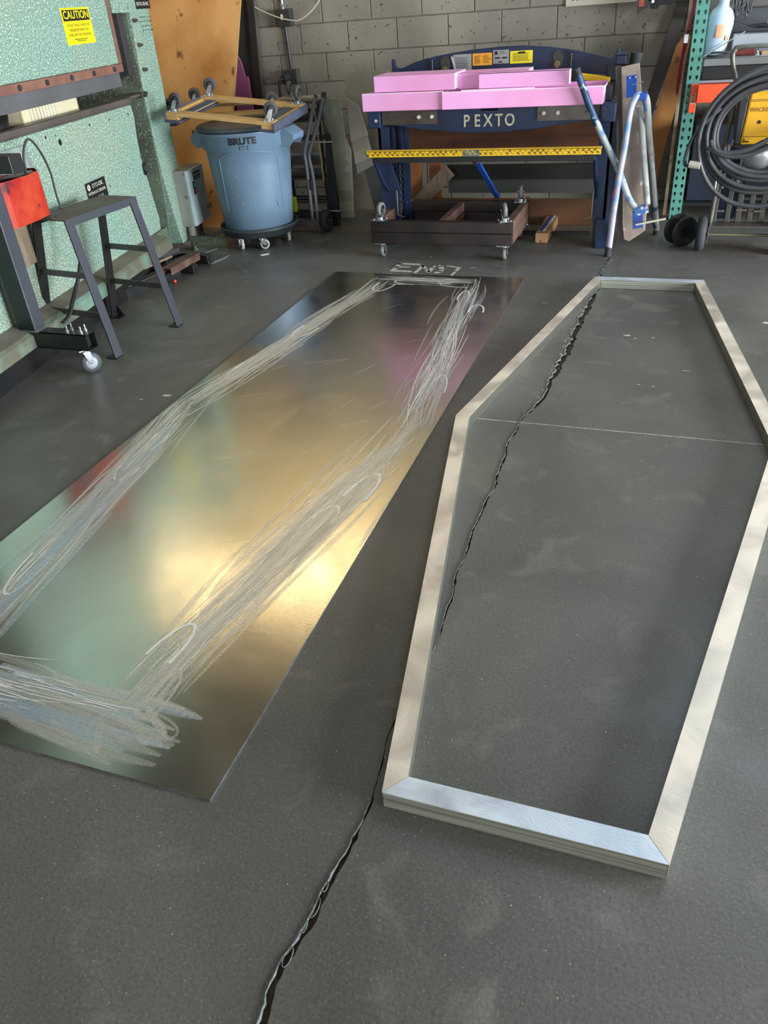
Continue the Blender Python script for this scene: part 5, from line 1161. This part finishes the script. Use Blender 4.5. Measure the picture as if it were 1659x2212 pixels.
text_obj('WACKER', .030, M('grey_brown_print', '#A0761F', .5), mc, face_m((.314,5.1985,.797), (1,0,0), (0,0,1)), 'lettering', .015, .0006, 'LEFT', .9)
MB().box((.30,5.199,.632), (.335,5.2,.64)).box((.305,5.199,.642), (.312,5.2,.652)).build('small_print', black, mc)
MB().box((.27,5.21,.60), (.68,5.46,.6195)).build('base', steel_blk, mc)
tk = thing('silver_tank', 'silver rounded tank below the yellow machine', 'tank', (.41, 5.36, .47))
MB().lathe((.41,5.36,.545), [(0,-.085),(.05,-.075),(.082,-.045),(.09,0),(.088,.04),(.05,.052),(0,.054)], 32).build('tank_body', M('tank_silver', '#A9AAA8', .35, .5), tk)
MB().box((.36,5.37,.3), (.60,5.47,.46)).build('tank_base', navy_dk, tk, .004)
solo(MB().box((.20,5.375,.175), (.34,5.46,.58)), 'blue_motor', M('deep_blue', '#152B55', .5), 'deep blue motor housing between the cart tubes', 'motor', .01)
# coil of hose
hs = thing('hose_coil', 'thick coil of black hose hung over the hand cart', 'hose', (.42, 5.15, .66))
rh = random.Random(9)
for k, (cx, cz, ra, rb_, y0, ph) in enumerate(tuple((.42+.004*q, (t_+b_)/2, .353-.014*q, (t_-b_)/2, 5.115+.03*(q % 2)+.006*q, .5*q) for q, (t_, b_) in enumerate(((1.015,.306),(.995,.372),(.972,.40),(.955,.435),(.935,.46),(.915,.475))))):
    pts = [(cx+ra*math.cos(t)*(1+.012*math.sin(3*t+ph)), y0+.012*math.sin(2*t+ph), cz+rb_*math.sin(t)*(1+.014*math.sin(2*t+ph))) for t in [i*2*math.pi/56 for i in range(56)]]
    MB().tube(pts, .0135, 9, True).build('hose_loop', hoseb, hs)
for k, pts in enumerate(([(.13,5.10,.66),(.16,5.085,.615),(.22,5.08,.597),(.32,5.08,.612),(.42,5.08,.66),(.52,5.08,.70),(.66,5.10,.74)], [(.12,5.10,.63),(.17,5.085,.60),(.24,5.08,.580),(.34,5.08,.588),(.44,5.08,.63),(.55,5.08,.67),(.68,5.11,.70)])):
    MB().tube(smooth_path(pts, 6), .0135, 9).build('hose_strand', hoseb, hs)
MB().tube(smooth_path([(.16,5.13,.82),(.08,5.12,.74),(.03,5.13,.66),(.01,5.14,.58),(.012,5.14,.53),(.03,5.13,.525)], 6), .010, 8).build('hose_tail', hoseb, hs)
MB().cyl((.035,5.12,.535), (.095,5.11,.528), .020, 18).build('white_coupling', M('grubby_white', '#B9AFA0', .6), hs, .006)
MB().box((.40,5.075,.655), (.42,5.082,.668)).build('brass_clip', M('brass2', '#C9C08E', .35, .6), hs)
so = thing('cable_spool', 'empty black plastic cable spool on the floor beside the rack foot', 'spool', (.03, 5.42, 0))
SPX = Matrix.Translation((.05,5.40,0)) @ Matrix.Rotation(R(32), 4, 'Z') @ Matrix.Scale(1.12, 4) @ Matrix.Translation((-.05,-5.40,0))
for y0, xx in ((5.37, .050), (5.455, .050)):
    m = MB().lathe((xx,y0,.083), [(.028,-.004),(.078,-.004),(.082,0),(.078,.004),(.028,.004),(.028,-.004)], 36, 'Y'); m.xf(SPX).build('spool_flange', M('spool_black', '#222326', .45), so)
MB().tube([(.050,5.37,.083), (.050,5.455,.083)], .030, 20).xf(SPX).build('spool_core', black, so)
for k in range(4):
    a = R(45+90*k); MB().cyl((.05+.062*math.cos(a),5.3655,.083+.062*math.sin(a)), (.05+.062*math.cos(a),5.367,.083+.062*math.sin(a)), .006, 10).xf(SPX).build('flange_hole', black, so)
solo(MB().prism([(-2.745,4.94),(-2.72,4.925),(-2.69,4.955),(-2.685,4.975),(-2.70,4.975)], 0, .003, 'Z'), 'paper_scrap', M('paper', '#D8D8D4', .7), 'white scrap on the floor in front of the bin casters', 'scrap')
